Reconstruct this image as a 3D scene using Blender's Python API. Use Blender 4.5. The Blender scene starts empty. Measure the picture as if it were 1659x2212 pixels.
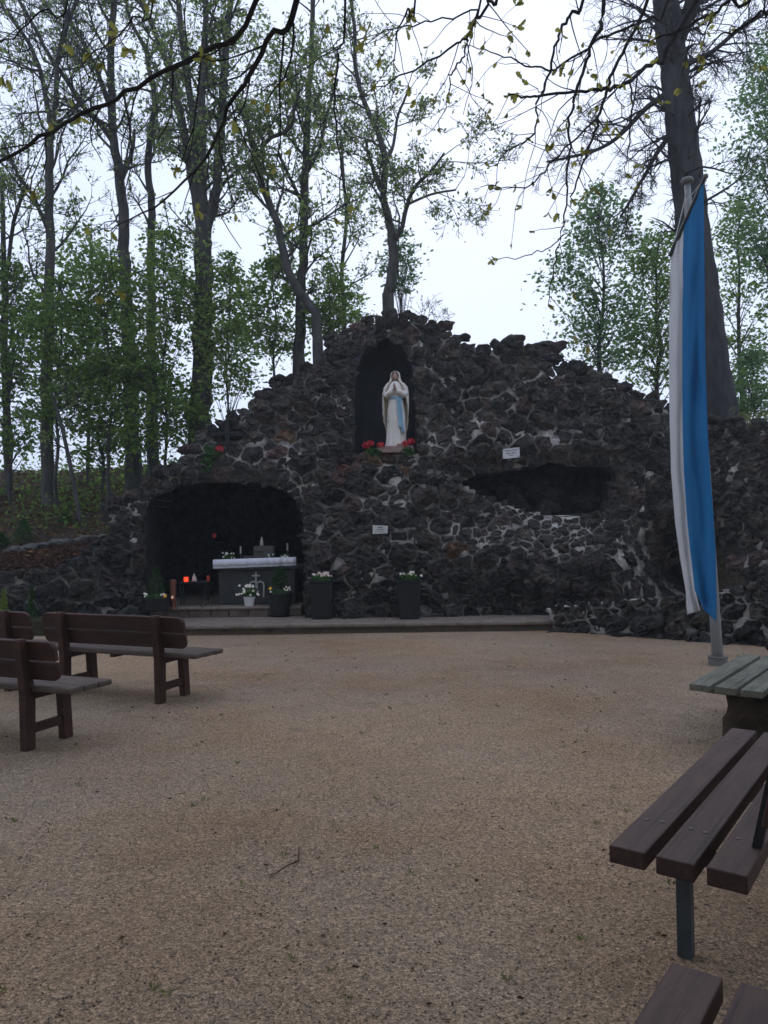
import bpy, bmesh, math, random
import numpy as np
from mathutils import Vector, Matrix, noise

random.seed(11)
rng = np.random.default_rng(11)
sc = bpy.context.scene
C = sc.collection

# ---------------------------------------------------------------- camera
F, CX, CY = 1661.0, 829.5, 1106.0          # focal length and centre, in photo units of 1659 x 2212
CAM = Vector((0, 0, 1.55))
ROT = Matrix.Rotation(math.radians(90 + 1.2), 3, 'X') @ Matrix.Rotation(math.radians(-0.8), 3, 'Z')
cd = bpy.data.cameras.new('camera')
cd.sensor_fit = 'VERTICAL'
cd.sensor_height = 24
cd.lens = F / 2212 * 24
cd.clip_start = 0.05
cd.clip_end = 600
co = bpy.data.objects.new('camera', cd)
C.objects.link(co)
co.matrix_world = Matrix.Translation(CAM) @ ROT.to_4x4()
sc.camera = co

# ---------------------------------------------------------------- world: overcast evening sky
SUN_EL, SUN_AZ = math.radians(32), math.radians(8)      # sun behind the grotto, veiled by cloud
world = bpy.data.worlds.new('World')
sc.world = world
world.use_nodes = True
wn, wl = world.node_tree.nodes, world.node_tree.links
wn.clear()
w_out = wn.new('ShaderNodeOutputWorld')
w_bg = wn.new('ShaderNodeBackground')
w_bg.inputs['Strength'].default_value = 0.1
w_sky = wn.new('ShaderNodeTexSky')
w_sky.sky_type = 'NISHITA'
w_sky.sun_disc = False
w_sky.sun_elevation = SUN_EL
w_sky.sun_rotation = SUN_AZ
w_sky.dust_density = 3.0
w_sky.air_density = 1.0
w_mix = wn.new('ShaderNodeMix')
w_mix.data_type = 'RGBA'
w_mix.inputs[0].default_value = 0.965                    # cloud cover over the clear sky
w_tc = wn.new('ShaderNodeTexCoord')
w_map = wn.new('ShaderNodeMapping')
w_map.inputs['Scale'].default_value = (1, 1, 2.2)
w_noi = wn.new('ShaderNodeTexNoise')
w_noi.inputs['Scale'].default_value = 1.6
w_noi.inputs['Detail'].default_value = 3
w_ramp = wn.new('ShaderNodeValToRGB')
w_ramp.color_ramp.elements[0].position = 0.3
w_ramp.color_ramp.elements[0].color = (6.7, 7.6, 10.0, 1)
w_ramp.color_ramp.elements[1].position = 0.7
w_ramp.color_ramp.elements[1].color = (7.6, 8.6, 10.8, 1)
wl.new(w_tc.outputs['Generated'], w_map.inputs['Vector'])
wl.new(w_map.outputs['Vector'], w_noi.inputs['Vector'])
wl.new(w_noi.outputs['Fac'], w_ramp.inputs['Fac'])
wl.new(w_sky.outputs['Color'], w_mix.inputs[6])
wl.new(w_ramp.outputs['Color'], w_mix.inputs[7])
wl.new(w_mix.outputs[2], w_bg.inputs['Color'])
wl.new(w_bg.outputs['Background'], w_out.inputs['Surface'])

sl = bpy.data.lights.new('sun', 'SUN')
sl.energy = 0.5
sl.angle = math.radians(30)
sl.color = (1.0, 0.96, 0.9)
so = bpy.data.objects.new('sun', sl)
C.objects.link(so)
sd = Vector((math.sin(SUN_AZ) * math.cos(SUN_EL), math.cos(SUN_AZ) * math.cos(SUN_EL), math.sin(SUN_EL)))
so.rotation_euler = sd.to_track_quat('Z', 'Y').to_euler()
so.location = (0, 0, 30)

sc.view_settings.view_transform = 'Standard'
sc.view_settings.look = 'None'
sc.view_settings.exposure = 0.32
sc.view_settings.gamma = 1.0
sc.cycles.max_bounces = 6
sc.cycles.diffuse_bounces = 4
sc.cycles.transmission_bounces = 4


# ---------------------------------------------------------------- helpers
def ray(px, py):
    return ROT @ Vector(((px - CX) / F, -(py - CY) / F, -1.0))


def at(px, py, Y):
    d = ray(px, py)
    return CAM + d * (Y / d.y)


def gnd(px, py, z=0.0):
    d = ray(px, py)
    return CAM + d * ((z - CAM.z) / d.z)


class MB:
    """collects shapes; build() links them as one mesh object"""

    def __init__(s):
        s.v, s.f, s.c = [], [], []

    def box(s, cx, cy, cz, sx, sy, sz, rot=None):
        b = len(s.v)
        for dx, dy, dz in ((-1, -1, -1), (1, -1, -1), (1, 1, -1), (-1, 1, -1), (-1, -1, 1), (1, -1, 1), (1, 1, 1), (-1, 1, 1)):
            p = Vector((dx * sx / 2, dy * sy / 2, dz * sz / 2))
            if rot:
                p = rot @ p
            s.v.append((cx + p.x, cy + p.y, cz + p.z))
        for q in ((0, 3, 2, 1), (4, 5, 6, 7), (0, 1, 5, 4), (1, 2, 6, 5), (2, 3, 7, 6), (3, 0, 4, 7)):
            s.f.append(tuple(b + i for i in q))
        return s

    def tube(s, pts, radii, n=6, cap=True):
        b = len(s.v)
        m = len(pts)
        up = Vector((0.13, 0.31, 0.94))
        for i in range(m):
            t = (pts[min(i + 1, m - 1)] - pts[max(i - 1, 0)])
            if t.length < 1e-9:
                t = Vector((0, 0, 1))
            t.normalize()
            a = t.cross(up)
            if a.length < 0.05:
                a = t.cross(Vector((1, 0, 0)))
            a.normalize()
            c = t.cross(a)
            r = radii[i]
            for k in range(n):
                an = 2 * math.pi * k / n
                p = pts[i] + a * (math.cos(an) * r) + c * (math.sin(an) * r)
                s.v.append((p.x, p.y, p.z))
        for i in range(m - 1):
            for k in range(n):
                k2 = (k + 1) % n
                s.f.append((b + i * n + k, b + i * n + k2, b + (i + 1) * n + k2, b + (i + 1) * n + k))
        if cap:
            s.f.append(tuple(b + k for k in range(n))[::-1])
            s.f.append(tuple(b + (m - 1) * n + k for k in range(n)))
        return s

    def lathe(s, cx, cy, prof, n=24):
        b = len(s.v)
        for r, z in prof:
            for k in range(n):
                an = 2 * math.pi * k / n
                s.v.append((cx + r * math.cos(an), cy + r * math.sin(an), z))
        m = len(prof)
        for i in range(m - 1):
            for k in range(n):
                k2 = (k + 1) % n
                s.f.append((b + i * n + k, b + i * n + k2, b + (i + 1) * n + k2, b + (i + 1) * n + k))
        s.f.append(tuple(b + k for k in range(n))[::-1])
        s.f.append(tuple(b + (m - 1) * n + k for k in range(n)))
        return s

    def loft(s, rings, closed=True, cap=True):
        b = len(s.v)
        n = len(rings[0])
        for r in rings:
            for p in r:
                s.v.append(tuple(p))
        for i in range(len(rings) - 1):
            for k in range(n if closed else n - 1):
                k2 = (k + 1) % n
                s.f.append((b + i * n + k, b + i * n + k2, b + (i + 1) * n + k2, b + (i + 1) * n + k))
        if cap and closed:
            s.f.append(tuple(b + k for k in range(n))[::-1])
            s.f.append(tuple(b + (len(rings) - 1) * n + k for k in range(n)))
        return s

    def ball(s, p, rx, ry=None, rz=None, n=8, m=5):
        ry = ry or rx
        rz = rz or rx
        rings = []
        for i in range(m + 1):
            th = math.pi * (0.04 + 0.92 * i / m)
            rings.append([(p[0] + rx * math.sin(th) * math.cos(2 * math.pi * k / n),
                           p[1] + ry * math.sin(th) * math.sin(2 * math.pi * k / n),
                           p[2] - rz * math.cos(th)) for k in range(n)])
        return s.loft(rings)

    def prism(s, poly, y0, y1):
        """poly in (x, z), extruded along y"""
        b = len(s.v)
        n = len(poly)
        for y in (y0, y1):
            for x, z in poly:
                s.v.append((x, y, z))
        s.f.append(tuple(b + k for k in range(n)))
        s.f.append(tuple(b + n + k for k in range(n))[::-1])
        for k in range(n):
            k2 = (k + 1) % n
            s.f.append((b + k, b + n + k, b + n + k2, b + k2))
        return s

    def build(s, name, mat, parent=None, local=False, smooth=False, bevel=0.0):
        return mesh_obj(name, s.v, s.f, mat, parent, local, smooth, bevel=bevel)


def wloc(o):
    p = Vector((0, 0, 0))
    while o is not None:
        p += o.location
        o = o.parent
    return p


def mesh_obj(name, verts, faces, mat, parent=None, local=False, smooth=False, tint=None, bevel=0.0):
    me = bpy.data.meshes.new(name)
    if parent is not None and not local:
        off = wloc(parent)
        va = np.asarray(verts, dtype=np.float64) - np.array(off)
    else:
        va = np.asarray(verts, dtype=np.float64)
    if isinstance(faces, np.ndarray):
        k = faces.shape[1]
        nf = faces.shape[0]
        me.vertices.add(len(va))
        me.vertices.foreach_set('co', va.astype(np.float32).ravel())
        me.loops.add(nf * k)
        me.loops.foreach_set('vertex_index', faces.astype(np.int32).ravel())
        me.polygons.add(nf)
        me.polygons.foreach_set('loop_start', np.arange(0, nf * k, k, dtype=np.int32))
        me.polygons.foreach_set('loop_total', np.full(nf, k, dtype=np.int32))
        me.update(calc_edges=True)
    else:
        me.from_pydata(va.tolist(), [], faces)
    if smooth:
        me.polygons.foreach_set('use_smooth', [True] * len(me.polygons))
    if tint is not None:
        ca = me.color_attributes.new('tint', 'FLOAT_COLOR', 'POINT')
        ta = np.ones((len(va), 4), dtype=np.float32)
        ta[:, :3] = np.asarray(tint, dtype=np.float32)
        ca.data.foreach_set('color', ta.ravel())
    me.materials.append(mat)
    me.update()
    o = bpy.data.objects.new(name, me)
    C.objects.link(o)
    if parent is not None:
        o.parent = parent
    if bevel > 0:
        md = o.modifiers.new('bevel', 'BEVEL')
        md.width = bevel
        md.segments = 2
        md.limit_method = 'ANGLE'
    return o


def thing(name, label, cat, loc, rotz=0.0, group=None):
    o = bpy.data.objects.new(name, None)
    C.objects.link(o)
    o.empty_display_size = 0.1
    o.location = loc
    o.rotation_euler = (0, 0, rotz)
    tag(o, label, cat, group)
    return o


def tag(o, label=None, cat=None, group=None, kind=None):
    if label:
        o['label'] = label
    if cat:
        o['category'] = cat
    if group:
        o['group'] = group
    if kind:
        o['kind'] = kind
    return o


def copy_tree(o, parent=None):
    c = o.copy()
    C.objects.link(c)
    c.parent = parent
    for ch in list(o.children):
        copy_tree(ch, c)
    return c


def fbm(p, s, octs=3):
    v, a, t = 0.0, 1.0, 0.0
    for _ in range(octs):
        v += a * noise.noise(p * s)
        t += a
        s *= 2.1
        a *= 0.5
    return v / t


# ---------------------------------------------------------------- materials
def new_mat(name, rough=0.8, base=(0.5, 0.5, 0.5), spec=0.3, metal=0.0):
    m = bpy.data.materials.new(name)
    m.use_nodes = True
    nt = m.node_tree
    b = nt.nodes['Principled BSDF']
    b.inputs['Base Color'].default_value = (*base, 1)
    b.inputs['Roughness'].default_value = rough
    b.inputs['Specular IOR Level'].default_value = spec
    b.inputs['Metallic'].default_value = metal
    return m, nt, b


def nd(nt, kind, **kw):
    n = nt.nodes.new(kind)
    for k, v in kw.items():
        if k in n.inputs:
            n.inputs[k].default_value = v
        else:
            setattr(n, k, v)
    return n


def coords(nt, scale=(1, 1, 1)):
    tc = nd(nt, 'ShaderNodeTexCoord')
    mp = nd(nt, 'ShaderNodeMapping')
    mp.inputs['Scale'].default_value = scale
    nt.links.new(tc.outputs['Object'], mp.inputs['Vector'])
    return mp.outputs['Vector']


def noi(nt, vec, scale, detail=4, rough=0.55):
    n = nd(nt, 'ShaderNodeTexNoise', Scale=scale, Detail=detail, Roughness=rough)
    nt.links.new(vec, n.inputs['Vector'])
    return n.outputs['Fac']


def ramp(nt, fac, stops):
    r = nd(nt, 'ShaderNodeValToRGB')
    els = r.color_ramp.elements
    while len(els) < len(stops):
        els.new(0.5)
    for e, (p, c) in zip(els, stops):
        e.position = p
        e.color = (*c, 1) if len(c) == 3 else c
    nt.links.new(fac, r.inputs['Fac'])
    return r.outputs['Color']


def mixc(nt, fac, a, b, mode='MIX'):
    m = nd(nt, 'ShaderNodeMix', data_type='RGBA', blend_type=mode)
    for i, x in ((0, fac), (6, a), (7, b)):
        if isinstance(x, (int, float)):
            m.inputs[i].default_value = x
        elif isinstance(x, tuple):
            m.inputs[i].default_value = (*x, 1) if len(x) == 3 else x
        else:
            nt.links.new(x, m.inputs[i])
    return m.outputs[2]


def bump(nt, b, h, strength=0.5, dist=0.02, prev=None):
    n = nd(nt, 'ShaderNodeBump', Strength=strength, Distance=dist)
    nt.links.new(h, n.inputs['Height'])
    if prev is not None:
        nt.links.new(prev.outputs['Normal'], n.inputs['Normal'])
    nt.links.new(n.outputs['Normal'], b.inputs['Normal'])
    return n


M = {}


def rock_material(name, dark=1.0, attr=True):
    m, nt, b = new_mat(name, 0.93, spec=0.25)
    v = coords(nt)
    n1 = noi(nt, v, 7, 6, 0.65)
    n2 = noi(nt, v, 34, 4, 0.7)
    n3 = noi(nt, v, 1.3, 3)
    shade = ramp(nt, n1, [(0.30, (0.38, 0.38, 0.39)), (0.52, (1.0, 1.0, 1.0)), (0.72, (2.0, 1.95, 1.88))])
    if attr:
        at_ = nd(nt, 'ShaderNodeVertexColor', layer_name='tint')
        col = mixc(nt, 1.0, at_.outputs['Color'], shade, 'MULTIPLY')
    else:
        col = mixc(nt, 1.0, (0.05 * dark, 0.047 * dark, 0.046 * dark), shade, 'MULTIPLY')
    lich = ramp(nt, n2, [(0.57, (0, 0, 0)), (0.68, (1, 1, 1))])
    big = ramp(nt, n3, [(0.42, (0, 0, 0)), (0.62, (1, 1, 1))])
    lf = mixc(nt, 1.0, lich, big, 'MULTIPLY')
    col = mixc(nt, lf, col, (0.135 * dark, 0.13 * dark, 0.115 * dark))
    moss = noi(nt, v, 2.1, 5, 0.6)
    mf = ramp(nt, moss, [(0.60, (0, 0, 0)), (0.74, (0.55, 0.55, 0.55))])
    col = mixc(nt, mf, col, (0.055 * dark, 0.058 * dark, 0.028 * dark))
    nt.links.new(col, b.inputs['Base Color'])
    vo = nd(nt, 'ShaderNodeTexVoronoi', Scale=42)
    nt.links.new(v, vo.inputs['Vector'])
    b1 = bump(nt, b, vo.outputs['Distance'], 0.6, 0.012)
    b2 = bump(nt, b, n2, 1.0, 0.045, b1)
    bump(nt, b, n1, 1.0, 0.09, b2)
    return m


M['rock'] = rock_material('lava_rock')
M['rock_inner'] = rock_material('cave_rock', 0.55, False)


def mortar_material():
    m, nt, b = new_mat('mortar', 0.95)
    v = coords(nt)
    n1 = noi(nt, v, 1.7, 4, 0.6)
    n2 = noi(nt, v, 16, 5, 0.7)
    c = ramp(nt, n2, [(0.3, (0.26, 0.235, 0.205)), (0.55, (0.50, 0.465, 0.42)), (0.8, (0.66, 0.615, 0.565))])
    f = ramp(nt, n1, [(0.44, (0, 0, 0)), (0.62, (1, 1, 1))])
    c = mixc(nt, f, mixc(nt, 0.85, c, (0.05, 0.046, 0.041)), c)
    nt.links.new(c, b.inputs['Base Color'])
    bump(nt, b, n2, 0.8, 0.03)
    return m


M['mortar'] = mortar_material()


def gravel_material():
    m, nt, b = new_mat('gravel', 0.95, spec=0.2)
    v = coords(nt)
    big = noi(nt, v, 0.55, 5, 0.6)
    mid = noi(nt, v, 6, 5, 0.65)
    vo = nd(nt, 'ShaderNodeTexVoronoi', Scale=165)
    nt.links.new(v, vo.inputs['Vector'])
    vo2 = nd(nt, 'ShaderNodeTexVoronoi', Scale=75)
    nt.links.new(v, vo2.inputs['Vector'])
    base = mixc(nt, ramp(nt, big, [(0.38, (0, 0, 0)), (0.62, (1, 1, 1))]), (0.395, 0.268, 0.172), (0.312, 0.241, 0.178))
    base = mixc(nt, ramp(nt, mid, [(0.5, (0, 0, 0)), (0.72, (0.6, 0.6, 0.6))]), base, (0.37, 0.268, 0.184))
    sep = nd(nt, 'ShaderNodeSeparateColor')
    nt.links.new(vo.outputs['Color'], sep.inputs[0])
    g = ramp(nt, sep.outputs[0], [(0.0, (0.55, 0.54, 0.53)), (0.5, (0.95, 0.94, 0.92)), (0.86, (1.2, 1.18, 1.15)), (1.0, (1.55, 1.5, 1.45))])
    col = mixc(nt, 1.0, base, g, 'MULTIPLY')
    sep2 = nd(nt, 'ShaderNodeSeparateColor')
    nt.links.new(vo2.outputs['Color'], sep2.inputs[0])
    g2 = ramp(nt, sep2.outputs[1], [(0.0, (0.72, 0.72, 0.72)), (0.6, (1.0, 1.0, 1.0)), (1.0, (1.22, 1.2, 1.16))])
    col = mixc(nt, 1.0, col, g2, 'MULTIPLY')
    wear = noi(nt, v, 0.28, 4, 0.7)
    col = mixc(nt, 1.0, col, ramp(nt, wear, [(0.36, (0.74, 0.73, 0.72)), (0.5, (1.0, 1.0, 1.0)), (0.64, (1.25, 1.2, 1.14))]), 'MULTIPLY')
    damp = noi(nt, v, 2.3, 5, 0.7)
    col = mixc(nt, ramp(nt, damp, [(0.57, (0, 0, 0)), (0.72, (0.5, 0.5, 0.5))]), col, (0.145, 0.125, 0.08))
    nt.links.new(col, b.inputs['Base Color'])
    b1 = bump(nt, b, vo.outputs['Distance'], 0.7, 0.006)
    b2 = bump(nt, b, vo2.outputs['Distance'], 0.45, 0.010, b1)
    bump(nt, b, mid, 0.5, 0.03, b2)
    return m


M['gravel'] = gravel_material()


def soil_material():
    m, nt, b = new_mat('forest_floor', 0.95, spec=0.1)
    v = coords(nt)
    n1 = noi(nt, v, 1.4, 5, 0.6)
    n2 = noi(nt, v, 22, 4, 0.7)
    c = ramp(nt, n2, [(0.3, (0.022, 0.016, 0.011)), (0.55, (0.062, 0.046, 0.032)), (0.75, (0.115, 0.08, 0.055))])
    c = mixc(nt, ramp(nt, n1, [(0.45, (0, 0, 0)), (0.62, (0.75, 0.75, 0.75))]), c, (0.038, 0.052, 0.02))
    nt.links.new(c, b.inputs['Base Color'])
    bump(nt, b, n2, 0.9, 0.04)
    return m


M['soil'] = soil_material()


def mottled(name, c1, c2, scale=12, rough=0.85, bumpd=0.004, spec=0.25, stretch=(1, 1, 1), metal=0.0, c3=None, streak=0.0):
    m, nt, b = new_mat(name, rough, spec=spec, metal=metal)
    v = coords(nt, stretch)
    n1 = noi(nt, v, scale, 6, 0.62)
    n2 = noi(nt, v, scale * 5, 3, 0.6)
    c = ramp(nt, n1, [(0.32, c1), (0.68, c2)])
    if c3:
        c = mixc(nt, ramp(nt, n2, [(0.58, (0, 0, 0)), (0.7, (1, 1, 1))]), c, c3)
    if streak:
        vs = coords(nt, (0.35, 30, 30))
        ns = noi(nt, vs, 2.2, 5, 0.6)
        fs = ramp(nt, ns, [(0.33, (1, 1, 1)), (0.42, (0, 0, 0))])
        c = mixc(nt, mixc(nt, 1.0, fs, (streak, streak, streak), 'MULTIPLY'), c, tuple(a * 0.35 for a in c1))
        pw = noi(nt, coords(nt, (1.5, 4, 4)), 2.0, 4, 0.6)
        c = mixc(nt, 1.0, c, ramp(nt, pw, [(0.35, (0.8, 0.8, 0.8)), (0.65, (1.25, 1.23, 1.2))]), 'MULTIPLY')
    nt.links.new(c, b.inputs['Base Color'])
    b1 = bump(nt, b, n2, 0.5, bumpd)
    bump(nt, b, n1, 0.5, bumpd * 2, b1)
    return m


M['wood_red'] = mottled('red_brown_wood', (0.036, 0.013, 0.008), (0.068, 0.025, 0.015), 9, 0.6, 0.003, 0.35, (0.5, 7, 7), streak=0.5)
M['wood_seat'] = mottled('worn_seat_wood', (0.075, 0.053, 0.042), (0.13, 0.097, 0.08), 9, 0.7, 0.003, 0.3, (0.5, 7, 7), streak=0.7)
M['wood_plum'] = mottled('painted_plank', (0.046, 0.023, 0.019), (0.074, 0.039, 0.033), 6, 0.62, 0.002, 0.3, (0.5, 6, 6), c3=(0.09, 0.055, 0.048), streak=0.8)
M['wood_grey'] = mottled('weathered_plank', (0.115, 0.112, 0.09), (0.20, 0.196, 0.162), 9, 0.9, 0.004, 0.15, (0.7, 7, 7), c3=(0.16, 0.17, 0.125), streak=0.7)
M['steel_blue'] = mottled('blue_grey_steel', (0.040, 0.048, 0.053), (0.06, 0.068, 0.074), 14, 0.5, 0.001, 0.4)
M['steel_black'] = mottled('black_steel', (0.012, 0.012, 0.013), (0.02, 0.02, 0.021), 14, 0.5, 0.001, 0.4)
M['bolt'] = mottled('rusty_bolt', (0.05, 0.04, 0.036), (0.09, 0.07, 0.06), 60, 0.5, 0.001, 0.5)
M['alu'] = mottled('grey_pole_metal', (0.20, 0.205, 0.205), (0.27, 0.275, 0.275), 5, 0.42, 0.0006, 0.5, (1, 1, 0.2))
M['sleeve'] = mottled('grey_plastic_sleeve', (0.15, 0.15, 0.14), (0.2, 0.2, 0.19), 8, 0.6, 0.001)
M['rope'] = mottled('pale_rope', (0.4, 0.4, 0.4), (0.55, 0.55, 0.54), 60, 0.9, 0.001)
M['step'] = mottled('worn_concrete', (0.09, 0.07, 0.055), (0.16, 0.125, 0.10), 5, 0.92, 0.006, 0.15, c3=(0.085, 0.07, 0.058))
M['slab'] = mottled('pale_stone_slab', (0.15, 0.118, 0.094), (0.25, 0.205, 0.17), 6, 0.92, 0.006, 0.15, c3=(0.12, 0.094, 0.072))
M['boulder'] = mottled('brown_boulder', (0.028, 0.021, 0.014), (0.07, 0.05, 0.033), 7, 0.95, 0.02, 0.15)
M['altar'] = mottled('dark_altar_stone', (0.036, 0.036, 0.035), (0.06, 0.06, 0.057), 6, 0.85, 0.003, 0.25)
M['inlay'] = mottled('pale_inlay', (0.32, 0.32, 0.31), (0.46, 0.46, 0.44), 30, 0.8, 0.002)
M['tabernacle'] = mottled('grey_limestone', (0.08, 0.077, 0.073), (0.12, 0.116, 0.108), 8, 0.85, 0.002)
M['linen'] = mottled('white_linen', (0.66, 0.65, 0.74), (0.78, 0.77, 0.84), 18, 0.9, 0.001)
M['pot_dark'] = mottled('anthracite_pot', (0.009, 0.009, 0.0095), (0.015, 0.015, 0.0155), 10, 0.62, 0.0008, 0.35)
M['pot_white'] = mottled('white_pot', (0.62, 0.61, 0.59), (0.74, 0.73, 0.7), 8, 0.5, 0.0005)
M['pot_pink'] = mottled('pink_pot', (0.52, 0.13, 0.16), (0.62, 0.19, 0.22), 8, 0.5, 0.0005)
M['compost'] = mottled('compost', (0.015, 0.011, 0.008), (0.04, 0.03, 0.02), 40, 0.95, 0.006)
M['plaque_white'] = mottled('white_plaque', (0.60, 0.59, 0.62), (0.68, 0.67, 0.70), 5, 0.5, 0.0002)
M['paper'] = mottled('weathered_paper', (0.50, 0.49, 0.47), (0.66, 0.65, 0.62), 9, 0.85, 0.001)
M['ink'] = mottled('dark_ink', (0.13, 0.13, 0.15), (0.2, 0.2, 0.22), 20, 0.8, 0.0002)
M['plaque_black'] = mottled('black_plaque', (0.006, 0.006, 0.006), (0.010, 0.010, 0.010), 9, 0.6, 0.0003, 0.3)
M['brass_dull'] = mottled('dull_brass', (0.06, 0.055, 0.045), (0.1, 0.09, 0.07), 20, 0.5, 0.0004)
M['copper'] = mottled('copper_lamp_tube', (0.16, 0.06, 0.04), (0.24, 0.1, 0.07), 9, 0.35, 0.0006, 0.5, metal=0.7)
M['iron'] = mottled('dark_iron', (0.014, 0.015, 0.018), (0.026, 0.027, 0.03), 16, 0.7, 0.002)
M['robe'] = mottled('cream_plaster', (0.66, 0.62, 0.57), (0.78, 0.74, 0.69), 7, 0.6, 0.0015, 0.3)
M['veil'] = mottled('ivory_plaster', (0.60, 0.55, 0.48), (0.72, 0.67, 0.60), 7, 0.6, 0.0015, 0.3)
M['sash'] = mottled('pale_blue_plaster', (0.22, 0.40, 0.52), (0.30, 0.48, 0.60), 8, 0.6, 0.001, 0.3)
M['skin'] = mottled('painted_skin', (0.36, 0.22, 0.18), (0.45, 0.29, 0.24), 10, 0.55, 0.0005, 0.3)
M['gilt'] = mottled('gilt_trim', (0.30, 0.22, 0.10), (0.42, 0.32, 0.16), 30, 0.5, 0.0004, 0.5)
M['hair'] = mottled('painted_hair', (0.07, 0.045, 0.03), (0.11, 0.075, 0.05), 20, 0.7, 0.001)
M['pedestal'] = mottled('pink_sandstone', (0.24, 0.165, 0.14), (0.33, 0.24, 0.21), 14, 0.9, 0.004)
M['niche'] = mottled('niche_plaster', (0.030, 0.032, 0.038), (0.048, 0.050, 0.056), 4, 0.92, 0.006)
M['bark'] = mottled('grey_bark', (0.045, 0.043, 0.042), (0.115, 0.108, 0.10), 9, 0.95, 0.02, 0.1, (1, 1, 0.25), c3=(0.075, 0.085, 0.06))
M['bark_dark'] = mottled('dark_bark', (0.030, 0.029, 0.032), (0.075, 0.07, 0.07), 9, 0.95, 0.025, 0.1, (1, 1, 0.22))
M['twig'] = mottled('twig_bark', (0.035, 0.032, 0.034), (0.08, 0.072, 0.07), 9, 0.9, 0.006, 0.1)


def leaf_material(name, c1, c2, c3, trans=0.45):
    m = bpy.data.materials.new(name)
    m.use_nodes = True
    nt = m.node_tree
    nt.nodes.clear()
    out = nd(nt, 'ShaderNodeOutputMaterial')
    geo = nd(nt, 'ShaderNodeNewGeometry')
    c = ramp(nt, geo.outputs['Random Per Island'], [(0.0, c1), (0.5, c2), (1.0, c3)])
    d = nd(nt, 'ShaderNodeBsdfDiffuse', Roughness=0.6)
    t = nd(nt, 'ShaderNodeBsdfTranslucent')
    mx = nd(nt, 'ShaderNodeAddShader')
    k = trans * 2.6
    nt.links.new(c, d.inputs['Color'])
    nt.links.new(mixc(nt, 1.0, c, (1.0 * k, 1.1 * k, 0.7 * k), 'MULTIPLY'), t.inputs['Color'])
    nt.links.new(d.outputs[0], mx.inputs[0])
    nt.links.new(t.outputs[0], mx.inputs[1])
    nt.links.new(mx.outputs[0], out.inputs['Surface'])
    return m


M['leaf_dark'] = leaf_material('dark_green_leaf', (0.038, 0.062, 0.020), (0.064, 0.102, 0.030), (0.100, 0.145, 0.042))
M['leaf_mid'] = leaf_material('green_leaf', (0.054, 0.084, 0.030), (0.088, 0.128, 0.042), (0.130, 0.17, 0.058))
M['leaf_blue'] = leaf_material('blue_green_leaf', (0.050, 0.086, 0.050), (0.080, 0.128, 0.070), (0.12, 0.17, 0.088))
M['leaf_fresh'] = leaf_material('fresh_spring_leaf', (0.065, 0.095, 0.04), (0.10, 0.135, 0.055), (0.15, 0.18, 0.075))
M['leaf_oak'] = leaf_material('young_oak_leaf', (0.085, 0.075, 0.03), (0.13, 0.12, 0.045), (0.19, 0.16, 0.05), 0.5)
M['leaf_conifer'] = leaf_material('conifer_needles', (0.016, 0.038, 0.014), (0.026, 0.056, 0.020), (0.042, 0.080, 0.028), 0.25)
M['leaf_gold'] = leaf_material('golden_conifer_needles', (0.07, 0.10, 0.02), (0.11, 0.15, 0.03), (0.16, 0.20, 0.05), 0.3)
M['leaf_plant'] = leaf_material('potted_plant_leaf', (0.025, 0.06, 0.025), (0.045, 0.10, 0.035), (0.08, 0.15, 0.05), 0.3)
M['leaf_litter'] = leaf_material('dry_leaf', (0.045, 0.026, 0.016), (0.10, 0.058, 0.036), (0.17, 0.105, 0.065), 0.1)
M['mulch'] = leaf_material('bark_mulch', (0.04, 0.018, 0.014), (0.085, 0.040, 0.030), (0.16, 0.090, 0.072), 0.05)
M['pebble'] = leaf_material('pebble_stone', (0.14, 0.108, 0.083), (0.26, 0.205, 0.16), (0.40, 0.335, 0.275), 0.0)
M['grass'] = leaf_material('grass_blade', (0.08, 0.10, 0.045), (0.12, 0.13, 0.06), (0.2, 0.18, 0.1), 0.3)
M['petal_red'] = leaf_material('red_petal', (0.26, 0.012, 0.03), (0.38, 0.03, 0.055), (0.48, 0.10, 0.12), 0.3)
M['petal_white'] = leaf_material('white_petal', (0.66, 0.64, 0.66), (0.74, 0.72, 0.74), (0.80, 0.78, 0.8), 0.2)
M['petal_pink'] = leaf_material('pale_pink_petal', (0.58, 0.46, 0.55), (0.66, 0.55, 0.62), (0.72, 0.66, 0.7), 0.2)
M['petal_yellow'] = leaf_material('yellow_petal', (0.72, 0.42, 0.02), (0.78, 0.5, 0.03), (0.8, 0.58, 0.06), 0.2)


def emit_material(name, col, strength, base):
    m, nt, b = new_mat(name, 0.3, base, 0.5)
    b.inputs['Emission Color'].default_value = (*col, 1)
    b.inputs['Emission Strength'].default_value = strength
    return m


M['red_glass'] = emit_material('glowing_red_glass', (1.0, 0.05, 0.015), 1.6, (0.4, 0.02, 0.01))
M['red_glass_dim'] = emit_material('dim_red_glass', (0.8, 0.06, 0.03), 0.06, (0.22, 0.03, 0.02))
M['flame'] = emit_material('candle_flame', (1.0, 0.62, 0.28), 6.0, (0.9, 0.6, 0.3))


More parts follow.
